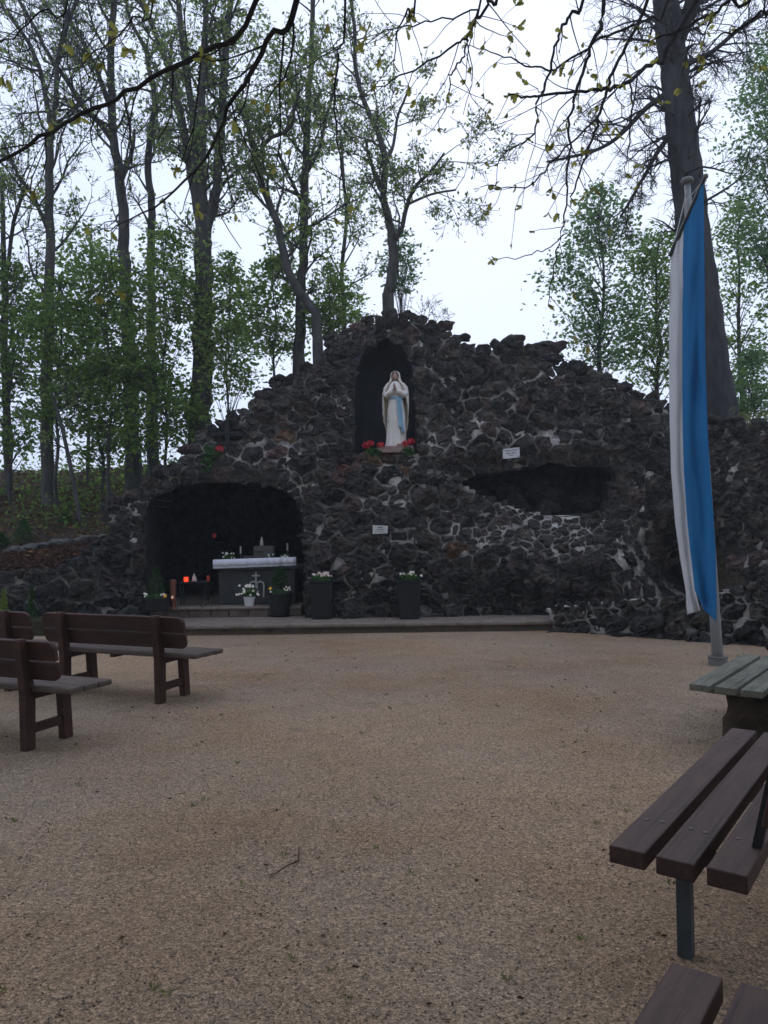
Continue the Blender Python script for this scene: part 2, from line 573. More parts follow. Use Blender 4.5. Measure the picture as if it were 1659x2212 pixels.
def cloth_material(name, c1, c2):
    m, nt, b = new_mat(name, 0.75, spec=0.25)
    v = coords(nt, (1, 1, 0.08))
    n = noi(nt, v, 9, 4)
    nt.links.new(ramp(nt, n, [(0.3, c1), (0.7, c2)]), b.inputs['Base Color'])
    tr = nd(nt, 'ShaderNodeBsdfTranslucent')
    tr.inputs['Color'].default_value = (*c2, 1)
    mx = nd(nt, 'ShaderNodeMixShader')
    mx.inputs[0].default_value = 0.3
    out = nt.nodes['Material Output']
    nt.links.new(b.outputs[0], mx.inputs[1])
    nt.links.new(tr.outputs[0], mx.inputs[2])
    nt.links.new(mx.outputs[0], out.inputs['Surface'])
    v2 = coords(nt, (1, 1, 0.25))
    bump(nt, b, noi(nt, v2, 14, 3), 0.5, 0.02)
    return m


M['flag_white'] = cloth_material('white_flag_cloth', (0.70, 0.70, 0.71), (0.79, 0.79, 0.80))
M['flag_blue'] = cloth_material('blue_flag_cloth', (0.020, 0.19, 0.44), (0.030, 0.24, 0.51))


# ---------------------------------------------------------------- leaves as arrays
def leaf_cards(P, size, flat=0.0, droop=0.0, aspect=0.55):
    """P (n,3): centres. returns verts, quads: kite-shaped leaves with a folded middle"""
    n = len(P)
    P = np.asarray(P, float)
    d = rng.normal(size=(n, 3))
    d[:, 2] = d[:, 2] * (1 - flat) - droop
    d /= np.linalg.norm(d, axis=1, keepdims=True) + 1e-9
    r = rng.normal(size=(n, 3))
    r[:, 2] *= (1 - 0.85 * flat)
    s = np.cross(d, r)
    if flat > 0:
        s[:, 2] *= (1 - flat)
    s /= np.linalg.norm(s, axis=1, keepdims=True) + 1e-9
    L = (size * (0.6 + 0.8 * rng.random(n)))[:, None]
    a = P - d * L * 0.5
    b = P + d * L * 0.5
    m = P - d * L * 0.08
    w = s * L * aspect * 0.5
    V = np.stack([a, m + w, b, m - w], axis=1).reshape(-1, 3)
    Q = (np.arange(n)[:, None] * 4 + np.arange(4)[None, :])
    return V, Q


def leaf_obj(name, P, size, mat, parent, **kw):
    V, Q = leaf_cards(P, size, **kw)
    return mesh_obj(name, V, Q, mat, parent)


# ---------------------------------------------------------------- terrain
def sstep(a, b, x):
    t = min(1, max(0, (x - a) / (b - a)))
    return t * t * (3 - 2 * t)


def hill(x, y):
    lf = sstep(-4.25, -4.8, x)                       # gentle bank left of the grotto
    zl = 0.95 * sstep(11.9, 12.35, y) + 2.25 * min(1.0, max(0.0, (y - 12.4) / 8.0)) ** 0.85 - 0.6 * sstep(22, 40, y)
    zr = 2.9 * sstep(15.3, 17.0, y) + 0.6 * sstep(17, 20, y) - 0.8 * sstep(22, 45, y)
    rt = sstep(5.0, 6.6, x)
    zrr = 3.3 * sstep(11.7, 12.7, y) + 0.3 * sstep(13, 19, y) - 0.8 * sstep(22, 45, y)
    z = zl * lf + (1 - lf) * (zr * (1 - rt) + zrr * rt)
    z += 0.14 * noise.noise(Vector((x * 0.45, y * 0.45, 3.3))) * sstep(12.6, 14.5, y)
    return z


def build_ground():
    xs = np.concatenate([np.linspace(-160, -22, 14), np.linspace(-20, 20, 100), np.linspace(22, 160, 14)])
    ys = np.concatenate([np.linspace(-60, 8, 12), np.linspace(9, 30, 76), np.linspace(32, 220, 24)])
    V = [(x, y, hill(x, y) - 0.02) for y in ys for x in xs]
    nx, ny = len(xs), len(ys)
    Q = np.array([(j * nx + i, j * nx + i + 1, (j + 1) * nx + i + 1, (j + 1) * nx + i) for j in range(ny - 1) for i in range(nx - 1)])
    tag(mesh_obj('ground', V, Q, M['soil'], smooth=True), kind='structure')
    xs = np.linspace(-20, 20, 81)
    ys = np.linspace(-14, 12.2, 60)
    V = [(x, y, 0.012 * noise.noise(Vector((x * 0.9, y * 0.9, 0))) + 0.004) for y in ys for x in xs]
    nx, ny = len(xs), len(ys)
    Q = np.array([(j * nx + i, j * nx + i + 1, (j + 1) * nx + i + 1, (j + 1) * nx + i) for j in range(ny - 1) for i in range(nx - 1)])
    tag(mesh_obj('gravel_yard', V, Q, M['gravel'], smooth=True), kind='structure')


build_ground()


# ---------------------------------------------------------------- rock walls
def inside(poly, x, y):
    c = False
    n = len(poly)
    j = n - 1
    for i in range(n):
        xi, yi = poly[i]
        xj, yj = poly[j]
        if (yi > y) != (yj > y) and x < (xj - xi) * (y - yi) / (yj - yi) + xi:
            c = not c
        j = i
    return c


def walk(line, step):
    """points along a polyline with unit normal, spaced by about step"""
    out = []
    carry = step * 0.5
    for (x0, y0), (x1, y1) in zip(line[:-1], line[1:]):
        L = math.hypot(x1 - x0, y1 - y0)
        if L < 1e-6:
            continue
        tx, ty = (x1 - x0) / L, (y1 - y0) / L
        t = carry
        while t < L:
            out.append((x0 + tx * t, y0 + ty * t, -ty, tx))
            t += step * random.uniform(0.75, 1.3)
        carry = t - L
    return out


OUT_TOP = [(236, 1335), (236, 1150), (224, 1110), (222, 1084), (240, 1076), (266, 1070), (300, 1050), (330, 1030), (350, 1010), (390, 985), (422, 945),
           (452, 920), (480, 905), (495, 892), (522, 880), (545, 862), (560, 850), (590, 818), (640, 802), (682, 775),
           (702, 742), (730, 715), (772, 690), (815, 680), (850, 672), (900, 676), (936, 690), (960, 700), (985, 722), (1020, 735),
           (1050, 746), (1090, 736), (1115, 722), (1140, 737), (1165, 746), (1190, 734), (1212, 736), (1222, 752), (1212, 780),
           (1188, 794), (1180, 803), (1208, 800), (1218, 786), (1250, 783), (1276, 797), (1292, 806), (1330, 822), (1360, 836),
           (1390, 846), (1420, 858), (1450, 868), (1520, 886), (1585, 905), (1630, 915), (1700, 920), (1760, 930)]
OUTLINE = OUT_TOP + [(1760, 1420), (1420, 1400), (236, 1360)]
CAVE = [(318, 1400), (312, 1240), (310, 1140), (318, 1100), (332, 1076), (370, 1056), (430, 1043), (500, 1038), (560, 1046),
        (610, 1058), (638, 1080), (650, 1120), (656, 1200), (660, 1400)]
NICHE = [(766, 980), (765, 870), (769, 800), (786, 756), (815, 734), (842, 730), (870, 750), (890, 786), (897, 832), (898, 980)]
RECESS = [(1000, 1042), (1030, 1026), (1080, 1020), (1140, 1010), (1190, 1001), (1250, 1010), (1302, 1005), (1322, 1028), (1314, 1060),
          (1302, 1104), (1260, 1112), (1210, 1116), (1150, 1106), (1100, 1090), (1050, 1072)]


def gauss(px, py, cx, cy, sx, sy):
    return math.exp(-((px - cx) / sx) ** 2 - ((py - cy) / sy) ** 2)


def D(px, py):
    d = 12.27 + 0.00155 * (1335 - py)
    d -= 0.30 * gauss(px, py, 830, 1230, 150, 160)          # buttress below the statue
    d -= 0.50 * gauss(px, py, 1190, 1215, 190, 85)          # swelling under the recess
    d -= 0.22 * gauss(px, py, 1150, 960, 220, 40)           # brow over the recess
    d -= 0.18 * gauss(px, py, 470, 1010, 160, 40)           # brow over the cave
    d -= 0.25 * gauss(px, py, 270, 1200, 70, 140)
    d += 1.7 * gauss(px, py, 1470, 1230, 80, 85)           # dark hollow beside the flagpole
    d -= 0.45 * sstep(1500, 1680, px)
    d -= 0.25 * gauss(px, py, 1330, 1250, 60, 60)
    p = Vector((px * 0.011, py * 0.011, 1.7))
    d += 0.10 * noise.noise(p) + 0.05 * noise.noise(p * 2.7)
    return d


ROCK_TINTS = [(0.044, 0.040, 0.037), (0.054, 0.048, 0.044), (0.036, 0.034, 0.033), (0.062, 0.053, 0.046), (0.050, 0.042, 0.040), (0.041, 0.039, 0.038)]
RED_TINTS = [(0.105, 0.055, 0.045), (0.095, 0.06, 0.05), (0.12, 0.075, 0.045), (0.085, 0.05, 0.048)]


def clip_half(poly, nx, ny, c):
    """keep nx*x + ny*y <= c"""
    out = []
    n = len(poly)
    for i in range(n):
        a = poly[i]
        b = poly[(i + 1) % n]
        da = nx * a[0] + ny * a[1] - c
        db = nx * b[0] + ny * b[1] - c
        if da <= 0:
            out.append(a)
        if (da < 0) != (db < 0) and abs(da - db) > 1e-12:
            t = da / (da - db)
            out.append((a[0] + (b[0] - a[0]) * t, a[1] + (b[1] - a[1]) * t))
    return out


def warp(x, y):
    a = Vector((x * 0.03, y * 0.03, 0.0))
    b = Vector((x * 0.085, y * 0.085, 4.0))
    return (x + 11 * noise.noise(a) + 4.0 * noise.noise(b), y + 9 * noise.noise(a + Vector((9, 5, 2))) + 3.5 * noise.noise(b + Vector((3, 8, 1))))


def stone_geo(poly, site, Dfun, gap, n=18, prom=1.0):
    """one rough stone from its flat outline"""
    cx = sum(p[0] for p in poly) / len(poly)
    cy = sum(p[1] for p in poly) / len(poly)
    # round the corners a little
    q = []
    for i in range(len(poly)):
        a, b = poly[i], poly[(i + 1) % len(poly)]
        q += [(a[0] * .9 + b[0] * .1, a[1] * .9 + b[1] * .1), (a[0] * .1 + b[0] * .9, a[1] * .1 + b[1] * .9)]
    per = [0]
    for i in range(len(q)):
        a, b = q[i], q[(i + 1) % len(q)]
        per.append(per[-1] + math.hypot(a[0] - b[0], a[1] - b[1]))
    tot = per[-1]
    ring = []
    k = 0
    for i in range(n):
        s = tot * i / n
        while per[k + 1] < s:
            k += 1
        a, b = q[k % len(q)], q[(k + 1) % len(q)]
        t = (s - per[k]) / max(1e-9, per[k + 1] - per[k])
        ring.append((a[0] + (b[0] - a[0]) * t, a[1] + (b[1] - a[1]) * t))
    ring = [warp(x, y) for x, y in ring]
    cx, cy = warp(cx, cy)
    rm = sum(math.hypot(x - cx, y - cy) for x, y in ring) / n
    seed = random.uniform(0, 99)
    pts = []
    for i, (x, y) in enumerate(ring):
        dx, dy = x - cx, y - cy
        L = math.hypot(dx, dy) + 1e-6
        g = gap * (0.7 + 0.8 * abs(noise.noise(Vector((x * 0.07, y * 0.07, seed)))))
        f = max(0.3, (L - g) / L) * (1 + 0.10 * noise.noise(Vector((dx / rm * 1.8, dy / rm * 1.8, seed))))
        pts.append((dx * f, dy * f))
    size = rm * 2 * 12.2 / F
    h = size * random.uniform(0.16, 0.40) * prom
    tx, ty = random.uniform(-.35, .35), random.uniform(-.35, .35)
    prof = [(1.03, -0.16 / max(h, 0.03)), (1.0, 0.12), (0.95, 0.52), (0.82, 0.82), (0.58, 0.98), (0.28, 1.03)]
    planes = []
    for _ in range(4):
        an = random.uniform(0, 6.28)
        k = random.uniform(0.3, 1.1)
        planes.append((math.cos(an) * k, math.sin(an) * k, random.uniform(0.62, 1.0)))
    D0 = Dfun(cx, cy)
    V = []
    for s, l in prof:
        for dx, dy in pts:
            x, y = cx + dx * s, cy + dy * s
            lift = h * l + (0.022 if l > 0 else 0)
            if l > 0:
                lift *= 1 + (tx * dx + ty * dy) / rm
                lift = max(0.022, min([lift] + [h * (pc + (pa * dx + pb_ * dy) * s / rm) for pa, pb_, pc in planes]))
            w = at(x, y, 0.45 * D0 + 0.55 * Dfun(x, y) - lift)
            if l > 0:
                k1 = noise.noise(w * 5.0 + Vector((seed, 0, 0)))
                k2 = noise.noise(w * 13.0 + Vector((0, seed, 0)))
                k3 = noise.noise(w * 30.0)
                w += Vector((0.10 * noise.noise(w * 8) * size, -(0.22 * k1 + 0.20 * k2 + 0.13 * k3) * size * min(1, l + 0.3), 0.12 * k2 * size))
            V.append((w.x, w.y, w.z))
    c = at(cx, cy, D0 - h * 1.03)
    V.append((c.x, c.y, c.z))
    Fc = []
    m = len(prof)
    for i in range(m - 1):
        for k in range(n):
            k2 = (k + 1) % n
            Fc.append((i * n + k, i * n + k2, (i + 1) * n + k2, (i + 1) * n + k))
    for k in range(n):
        Fc.append(((m - 1) * n + k, (m - 1) * n + (k + 1) % n, m * n))
    return V, Fc, size


def rvec0():
    return Vector((random.gauss(0, 1), random.gauss(0, 1), random.gauss(0, 1))).normalized()


def boulder_geo(c, r, squash=(1, 1, 0.8)):
    bm = bmesh.new()
    bmesh.ops.create_icosphere(bm, subdivisions=3, radius=1.0)
    seed = Vector((random.uniform(0, 50), random.uniform(0, 50), 0))
    cuts_ = [(rvec0(), random.uniform(0.5, 0.85)) for _ in range(6)]
    V = []
    for v in bm.verts:
        p = v.co.copy()
        k = 1 + 0.42 * noise.noise(p * 1.1 + seed) + 0.24 * noise.noise(p * 2.6 + seed) + 0.10 * noise.noise(p * 6 + seed)
        p = p * k
        for n_, c_ in cuts_:
            e_ = p.dot(n_) - c_
            if e_ > 0:
                p -= n_ * (e_ * 0.85)
        p = p * r
        V.append((c.x + p.x * squash[0], c.y + p.y * squash[1], c.z + p.z * squash[2]))
    Fc = [tuple(v.index for v in f.verts) for f in bm.faces]
    bm.free()
    return V, Fc


def rock_wall(root, region, free_lines, openings, Dfun, rfun, gapfun, tintfun, back, max_ind=300, extra=(), bounds=None):
    """region: polygon; free_lines: polylines along which stones stop; openings: polygons without stones"""
    xs = [p[0] for p in region]
    ys = [p[1] for p in region]
    x0, x1, y0, y1 = (min(xs), max(xs), min(ys), max(ys)) if bounds is None else bounds

    def ok(x, y):
        return inside(region, x, y) and not any(inside(o, x, y) for o in openings)

    S = []                       # x, y, r, keep
    for line in free_lines:
        pos = 0
        step0 = rfun(*line[0]) * 1.5
        for (x, y, nx, ny) in walk(line, 30):
            r = rfun(x, y) * random.uniform(0.62, 0.95)
            j = random.uniform(-3, 3)
            for sgn in (1, -1):
                sx, sy = x + nx * (sgn * r * 0.8 + j), y + ny * (sgn * r * 0.8 + j)
                if all((sx - a) ** 2 + (sy - b) ** 2 > (0.75 * (r + rr)) ** 2 * 0.8 for a, b, rr, _ in S[-60:]):
                    S.append((sx, sy, r, ok(sx, sy)))
    arr = np.zeros((6000, 3))
    cnt = len(S)
    for i, s in enumerate(S):
        arr[i] = s[:3]
    for scale, tries in ((1.35, 2500), (1.0, 9000), (0.62, 16000)):
        for _ in range(tries):
            x = random.uniform(x0, x1)
            y = random.uniform(y0, y1)
            r = rfun(x, y) * scale * random.uniform(0.75, 1.2)
            dd = (arr[:cnt, 0] - x) ** 2 + ((arr[:cnt, 1] - y) * 1.3) ** 2
            if cnt and np.any(dd < (0.86 * (r + arr[:cnt, 2])) ** 2):
                continue
            if not ok(x, y):
                continue
            arr[cnt] = (x, y, r)
            S.append((x, y, r, True))
            cnt += 1
            if cnt >= 5990:
                break
    stones = []
    for i, (x, y, r, keep) in enumerate(S):
        if not keep:
            continue
        dd = (arr[:cnt, 0] - x) ** 2 + (arr[:cnt, 1] - y) ** 2
        nb = np.argsort(dd)[1:26]
        R = r * 2.1
        A = 1.3
        poly = [(R * math.cos(a), R * math.sin(a)) for a in np.linspace(0, 2 * math.pi, 13)[:-1]]
        for j in nb:
            bx, by, br = arr[j]
            nx, ny = bx - x, (by - y) * A
            c = (nx * nx + ny * ny - br * br + r * r) / 2
            poly = clip_half(poly, nx, ny, c)
            if len(poly) < 3:
                break
        if len(poly) < 3:
            continue
        poly = [(x + u, y + v / A) for u, v in poly]
        area = 0.5 * abs(sum(poly[k][0] * poly[(k + 1) % len(poly)][1] - poly[(k + 1) % len(poly)][0] * poly[k][1] for k in range(len(poly))))
        if area < 60:
            continue
        stones.append((area, poly, (x, y)))
    stones.sort(key=lambda s: -s[0])
    V2, F2, T2 = [], [], []
    ind = 0
    for e in extra:
        V, Fc, t = e
        mesh_obj('stone', V, Fc, M['rock'], root, tint=[t] * len(V))
        ind += 1
    for k, (area, poly, site) in enumerate(stones):
        V, Fc, size = stone_geo(poly, site, Dfun, gapfun(*site), n=18 if area > 500 else 13)
        t = tintfun(*site)
        f = random.uniform(1.0, 2.0)
        t = tuple(a * f for a in t)
        if ind < max_ind:
            mesh_obj('stone', V, Fc, M['rock'], root, tint=[t] * len(V))
            ind += 1
        else:
            b = len(V2)
            V2 += V
            F2 += [tuple(b + q for q in fc) for fc in Fc]
            T2 += [t] * len(V)
    if V2:
        tag(mesh_obj('small_stone_infill', V2, F2, M['rock'], root, tint=T2), kind='stuff')
    # mortar bed behind the stones, with real thickness
    st = 7
    gx = np.arange(x0, x1 + st, st)
    gy = np.arange(y0, y1 + st, st)
    nx, ny = len(gx), len(gy)
    mask = np.zeros((ny - 1, nx - 1), bool)
    for j in range(ny - 1):
        for i in range(nx - 1):
            x, y = gx[i] + st / 2, gy[j] + st / 2
            mask[j, i] = ok(x, y) and ok(x - 7, y) and ok(x + 7, y) and inside(region, x, y - 15)
    idx = {}
    V, Fc = [], []

    def vid(j, i, bk):
        key = (j, i, bk)
        if key not in idx:
            x, y = gx[i], gy[j]
            w = at(x, y, Dfun(x, y) + 0.012)
            w.y += 0.022 * fbm(w, 6.0, 3)
            if bk:
                w.y += back
            idx[key] = len(V)
            V.append((w.x, w.y, w.z))
        return idx[key]

    for j in range(ny - 1):
        for i in range(nx - 1):
            if not mask[j, i]:
                continue
            Fc.append((vid(j, i, 0), vid(j, i + 1, 0), vid(j + 1, i + 1, 0), vid(j + 1, i, 0)))
            for dj, di, a, b in ((-1, 0, (j, i), (j, i + 1)), (1, 0, (j + 1, i), (j + 1, i + 1)), (0, -1, (j, i), (j + 1, i)), (0, 1, (j, i + 1), (j + 1, i + 1))):
                jj, ii = j + dj, i + di
                if 0 <= jj < ny - 1 and 0 <= ii < nx - 1 and mask[jj, ii]:
                    continue
                qx, qy = gx[i] + st / 2 + di * 16, gy[j] + st / 2 + dj * 16
                if any(inside(o_, qx, qy) for o_ in openings):
                    continue
                Fc.append((vid(*a, 0), vid(*b, 0), vid(*b, 1), vid(*a, 1)))
    mesh_obj('mortar_bed', V, Fc, M['mortar'], root)
    return len(stones)


def hollow(name, poly, depth, mat, root, Dfun, flare=1.0, bumpy=0.06, floor_drop=0.0, closed=True):
    """lining of an opening: straight back from its rim, closed at the rear"""
    pts = []
    loop = poly + [poly[0]]
    for (xa, ya), (xb, yb) in zip(loop[:-1], loop[1:]):
        k = max(1, int(math.hypot(xb - xa, yb - ya) / 14))
        for i in range(k):
            pts.append((xa + (xb - xa) * i / k, ya + (yb - ya) * i / k))
    rim = [at(x, y, Dfun(x, y) + 0.0) for x, y in pts]
    cx_, cy_ = sum(p[0] for p in pts) / len(pts), sum(p[1] for p in pts) / len(pts)
    flange = []
    for x, y in pts:
        L = math.hypot(x - cx_, y - cy_) + 1e-6
        flange.append(at(x + (x - cx_) / L * 24, y + (y - cy_) / L * 24, Dfun(x, y) + 0.09))
    cen = sum(rim, Vector()) / len(rim)
    ym = sum(p.y for p in rim) / len(rim)
    rings = [flange]
    for t in (0, 0.06, 0.16, 0.3, 0.45, 0.6, 0.75, 0.88, 1.0):
        s = 1 + (flare - 1) * math.sin(t * math.pi * 0.5)
        if t > 0.85:
            s *= 1 - (t - 0.85) * 1.5
        ring = []
        for p in rim:
            q = Vector((cen.x + (p.x - cen.x) * s, p.y * (1 - t) + (ym + depth) * t, cen.z + (p.z - cen.z) * (s if p.z > cen.z else 1)))
            nn = noise.noise(q * 3.1) + 0.5 * noise.noise(q * 7.3)
            dirv = Vector((p.x - cen.x, 0, p.z - cen.z))
            dirv.normalize()
            q += dirv * (bumpy * nn * min(1, t * 6))
            ring.append(q)
        rings.append(ring)
    for s in (0.7, 0.4, 0.1):
        ring = []
        for q in rings[9]:
            w = Vector((cen.x + (q.x - cen.x) * s, q.y, cen.z + (q.z - cen.z) * s))
            w.y += bumpy * 2.2 * noise.noise(w * 3.0)
            ring.append(w)
        rings.append(ring)
    mb = MB()
    mb.loft([[(p.x, p.y, p.z) for p in r] for r in rings], closed=True, cap=False)
    n = len(rim)
    b = len(mb.v) - n
    mb.f.append(tuple(b + k for k in range(n)))
    return mb.build(name, mat, root)


def r_main(x, y):
    r = 19
    if 660 < x < 1000 and y > 1000:
        r = 21
    if x > 890 and y < 960:
        r = 19.5
    if 990 < x < 1360 and 1060 < y < 1200:
        r = 12.5
    if 560 < x < 760 and y < 1000:
        r = 18
    if x > 1360 and y > 1000:
        r = 16
    if x > 1560:
        r = 17
    return r * (1 + 0.25 * noise.noise(Vector((x * 0.02, y * 0.02, 9))))


def tint_main(x, y):
    if (1.0 if gauss(x, y, 800, 1015, 95, 34) > 0.42 else 0) and random.random() < 0.8:
        return random.choice(RED_TINTS)
    if gauss(x, y, 985, 1185, 24, 18) > 0.4 or gauss(x, y, 620, 965, 80, 30) > 0.7 and random.random() < 0.4:
        return random.choice(RED_TINTS)
    if random.random() < 0.05:
        return (0.085, 0.062, 0.055)
    return random.choice(ROCK_TINTS)


def gap_main(x, y):
    g = 2.1
    if y < 800 and x < 1000:
        g = 1.1
    if x > 1250 and y > 830:
        g = 1.0
    if y > 1215:
        g = 1.2
    if x > 1370 and y > 980:
        g = 0.5
    if 640 < x < 720 and 1010 < y < 1200:
        g = 2.9
    return g * random.uniform(0.6, 1.35)


grotto = thing('rock_grotto', 'tall grotto of dark lava rocks with pale mortar joints, cave and niche', 'grotto', (0.3, 12.3, 0))
extra = []
for (x, y, r) in ((250, 1086, 18), (232, 1094, 12), (286, 1072, 16), (345, 1014, 13), (404, 972, 14), (440, 935, 13), (566, 856, 15), (596, 822, 17), (660, 792, 14),
                  (712, 732, 13), (840, 676, 15), (880, 680, 13), (1002, 732, 12), (1098, 742, 20), (1118, 734, 17), (1070, 746, 13), (1172, 748, 16),
                  (1204, 752, 18), (1192, 776, 17), (1160, 762, 18), (1246, 793, 17), (1268, 800, 14), (1310, 818, 13), (1350, 836, 14), (1410, 856, 13),
                  (1500, 884, 14), (1590, 908, 13), (1640, 916, 15)):
    c = at(x, y, D(x, y) + 0.05)
    rr = r * 12.6 / F
    V, Fc = boulder_geo(c, rr * 1.12, (1.15, 1.0, 0.82))
    extra.append((V, Fc, tuple(a * random.uniform(0.8, 1.25) for a in random.choice(ROCK_TINTS))))
n_main = rock_wall(grotto, OUTLINE, [OUT_TOP[1:], CAVE, NICHE + [NICHE[0]], RECESS + [RECESS[0]]], [CAVE, NICHE, RECESS], D, r_main, gap_main, tint_main, 1.3,
                   max_ind=300, extra=extra)
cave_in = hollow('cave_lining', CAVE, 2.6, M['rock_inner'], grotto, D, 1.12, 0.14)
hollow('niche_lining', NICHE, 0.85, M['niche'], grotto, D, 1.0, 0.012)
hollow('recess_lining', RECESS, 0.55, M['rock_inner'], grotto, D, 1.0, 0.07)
# stones at the back of the recess
for k in range(26):
    x, y = random.uniform(1040, 1300), random.uniform(1025, 1105)
    if not inside(RECESS, x, y):
        continue
    V, Fc = boulder_geo(at(x, y, D(x, y) + 0.52), random.uniform(0.11, 0.19), (1.2, 0.6, 0.8))
    mesh_obj('stone', V, Fc, M['rock'], grotto, tint=[random.choice(ROCK_TINTS)] * len(V))

# low wall running left from the grotto
LW = [(-60, 1240), (0, 1236), (60, 1231), (130, 1222), (165, 1196), (215, 1166), (248, 1140), (262, 1140), (262, 1345), (-60, 1345)]


def D_left(px, py):
    p = Vector((px * 0.012, py * 0.012, 6.0))
    return 12.05 + 0.0012 * (1335 - py) + 0.07 * noise.noise(p)


wall_l = thing('retaining_wall', 'low retaining wall of rounded dark stones and pale mortar beside the mulch bed', 'wall', tuple(at(100, 1330, 12.1).xy) + (0,))
rock_wall(wall_l, LW, [LW[:7]], [], D_left, lambda x, y: 24, lambda x, y: 3.0 * random.uniform(.6, 1.4), lambda x, y: random.choice(ROCK_TINTS), 0.45)

# low front wall to the right of the steps
RW = [(1186, 1306), (1230, 1298), (1300, 1290), (1400, 1286), (1500, 1291), (1555, 1288), (1590, 1266), (1640, 1255), (1720, 1250), (1720, 1425), (1500, 1400), (1300, 1388), (1200, 1382)]


def D_right(px, py):
    p = Vector((px * 0.012, py * 0.012, 16.0))
    return 11.22 - 1.45 * max(0.0, (px - 1225) / 415) + 0.0010 * (1335 - py) + 0.06 * noise.noise(p)


wall_r = thing('front_wall', 'low mossy rubble wall in front of the grotto, running from the steps past the flagpole', 'wall', tuple(at(1430, 1370, 11.5).xy) + (0,))
rock_wall(wall_r, RW, [RW[:9], [(1186, 1306), (1200, 1382)]], [], D_right, lambda x, y: 18 if y < 1325 else 24, lambda x, y: (2.6 if y < 1325 else 1.4) * random.uniform(.6, 1.4),
          lambda x, y: (0.06, 0.052, 0.042) if random.random() < 0.3 else random.choice(ROCK_TINTS), 0.42)

# dark stone pillar at the right edge
pil = thing('rock_pillar', 'dark stacked rock post beside the weathered bench, against the low wall', 'pillar', gnd(1668, 1425))
pb = gnd(1668, 1425)
for k in range(7):
    V, Fc = boulder_geo(Vector((pb.x + 0.14 + random.uniform(-.04, .04), pb.y, 0.10 + k * 0.155)), 0.19 - 0.005 * k, (1.0, 1.0, 0.6))
    mesh_obj('stone', V, Fc, M['rock'], pil, tint=[(0.036, 0.034, 0.034)] * len(V))

# ---------------------------------------------------------------- steps
PZ = 0.15
pf = gnd(800, 1368)
xl, xr = gnd(250, 1368).x, gnd(1222, 1364).x
plat = tag(MB().box((xl + xr) / 2, pf.y + 0.75, (PZ - 0.045) / 2 - 0.05, xr - xl, 1.46, PZ - 0.045 + 0.1).build('platform_step', M['step'], bevel=0.01), kind='structure')
cuts = np.sort(np.concatenate([[xl - 0.03, xr + 0.03], np.linspace(xl, xr, 6)[1:-1] + rng.uniform(-.25, .25, 4)]))
for a, b in zip(cuts[:-1], cuts[1:]):
    mb = MB()
    n = 14
    rings = []
    for i in range(n + 1):
        x = a + 0.003 + (b - a - 0.006) * i / n
        e = 0.012 * noise.noise(Vector((x * 3, 1, 0)))
        y0, y1 = pf.y - 0.045 + e, pf.y + 1.45
        zt = PZ + 0.004 * noise.noise(Vector((x * 2, 5, 0)))
        rings.append([(x, y0 + 0.006, PZ - 0.05), (x, y0, PZ - 0.03), (x, y0 + 0.004, zt - 0.008), (x, y0 + 0.014, zt), (x, y1, zt), (x, y1, PZ - 0.05)])
    mb.loft(rings)
    mb.build('slab', M['slab'], plat)
# upper step in front of the altar
UZ = 0.315
uf = gnd(480, 1333, PZ)
uxl, uxr = at(312, 1330, uf.y).x, at(652, 1330, uf.y).x
upper = tag(MB().box((uxl + uxr) / 2, uf.y + 1.7, (UZ - 0.06 + PZ) / 2, uxr - uxl, 3.3, UZ - 0.06 - PZ).build('altar_step', M['step']), kind='structure')
x = uxl
while x < uxr - 0.05:
    w = min(random.uniform(0.24, 0.40), uxr - x)
    MB().box(x + w / 2, uf.y + 0.03, (PZ + UZ - 0.045) / 2, w - 0.014, 0.10, UZ - 0.045 - PZ - 0.006).build('brick', M['step'], upper, bevel=0.008)
    x += w
x = uxl
while x < uxr - 0.05:
    w = min(random.uniform(0.45, 0.8), uxr - x)
    mb = MB()
    rings = []
    for i in range(9):
        xx = x + 0.004 + (w - 0.008) * i / 8
        e = 0.018 * noise.noise(Vector((xx * 6, 9, 0)))
        rings.append([(xx, uf.y - 0.035 + e, UZ - 0.045), (xx, uf.y - 0.045 + e, UZ - 0.02), (xx, uf.y - 0.03 + e, UZ), (xx, uf.y + 2.9, UZ), (xx, uf.y + 2.9, UZ - 0.045)])
    mb.loft(rings)
    mb.build('slab', M['slab'], upper)
    x += w

# ---------------------------------------------------------------- statue in the niche
def rings_from(spec, n, fold=0.0, nf=9, seed=0.0):
    out = []
    for (cx, cy, z, rx, ry, fo) in spec:
        ring = []
        for k in range(n):
            a = 2 * math.pi * k / n
            w = 1 + fo * (math.sin(a * nf + seed + z * 3) * 0.6 + math.sin(a * (nf * 1.7 // 1) + seed * 2 + z * 5) * 0.4)
            ring.append((cx + rx * w * math.cos(a), cy + ry * w * math.sin(a), z))
        out.append(ring)
    return out


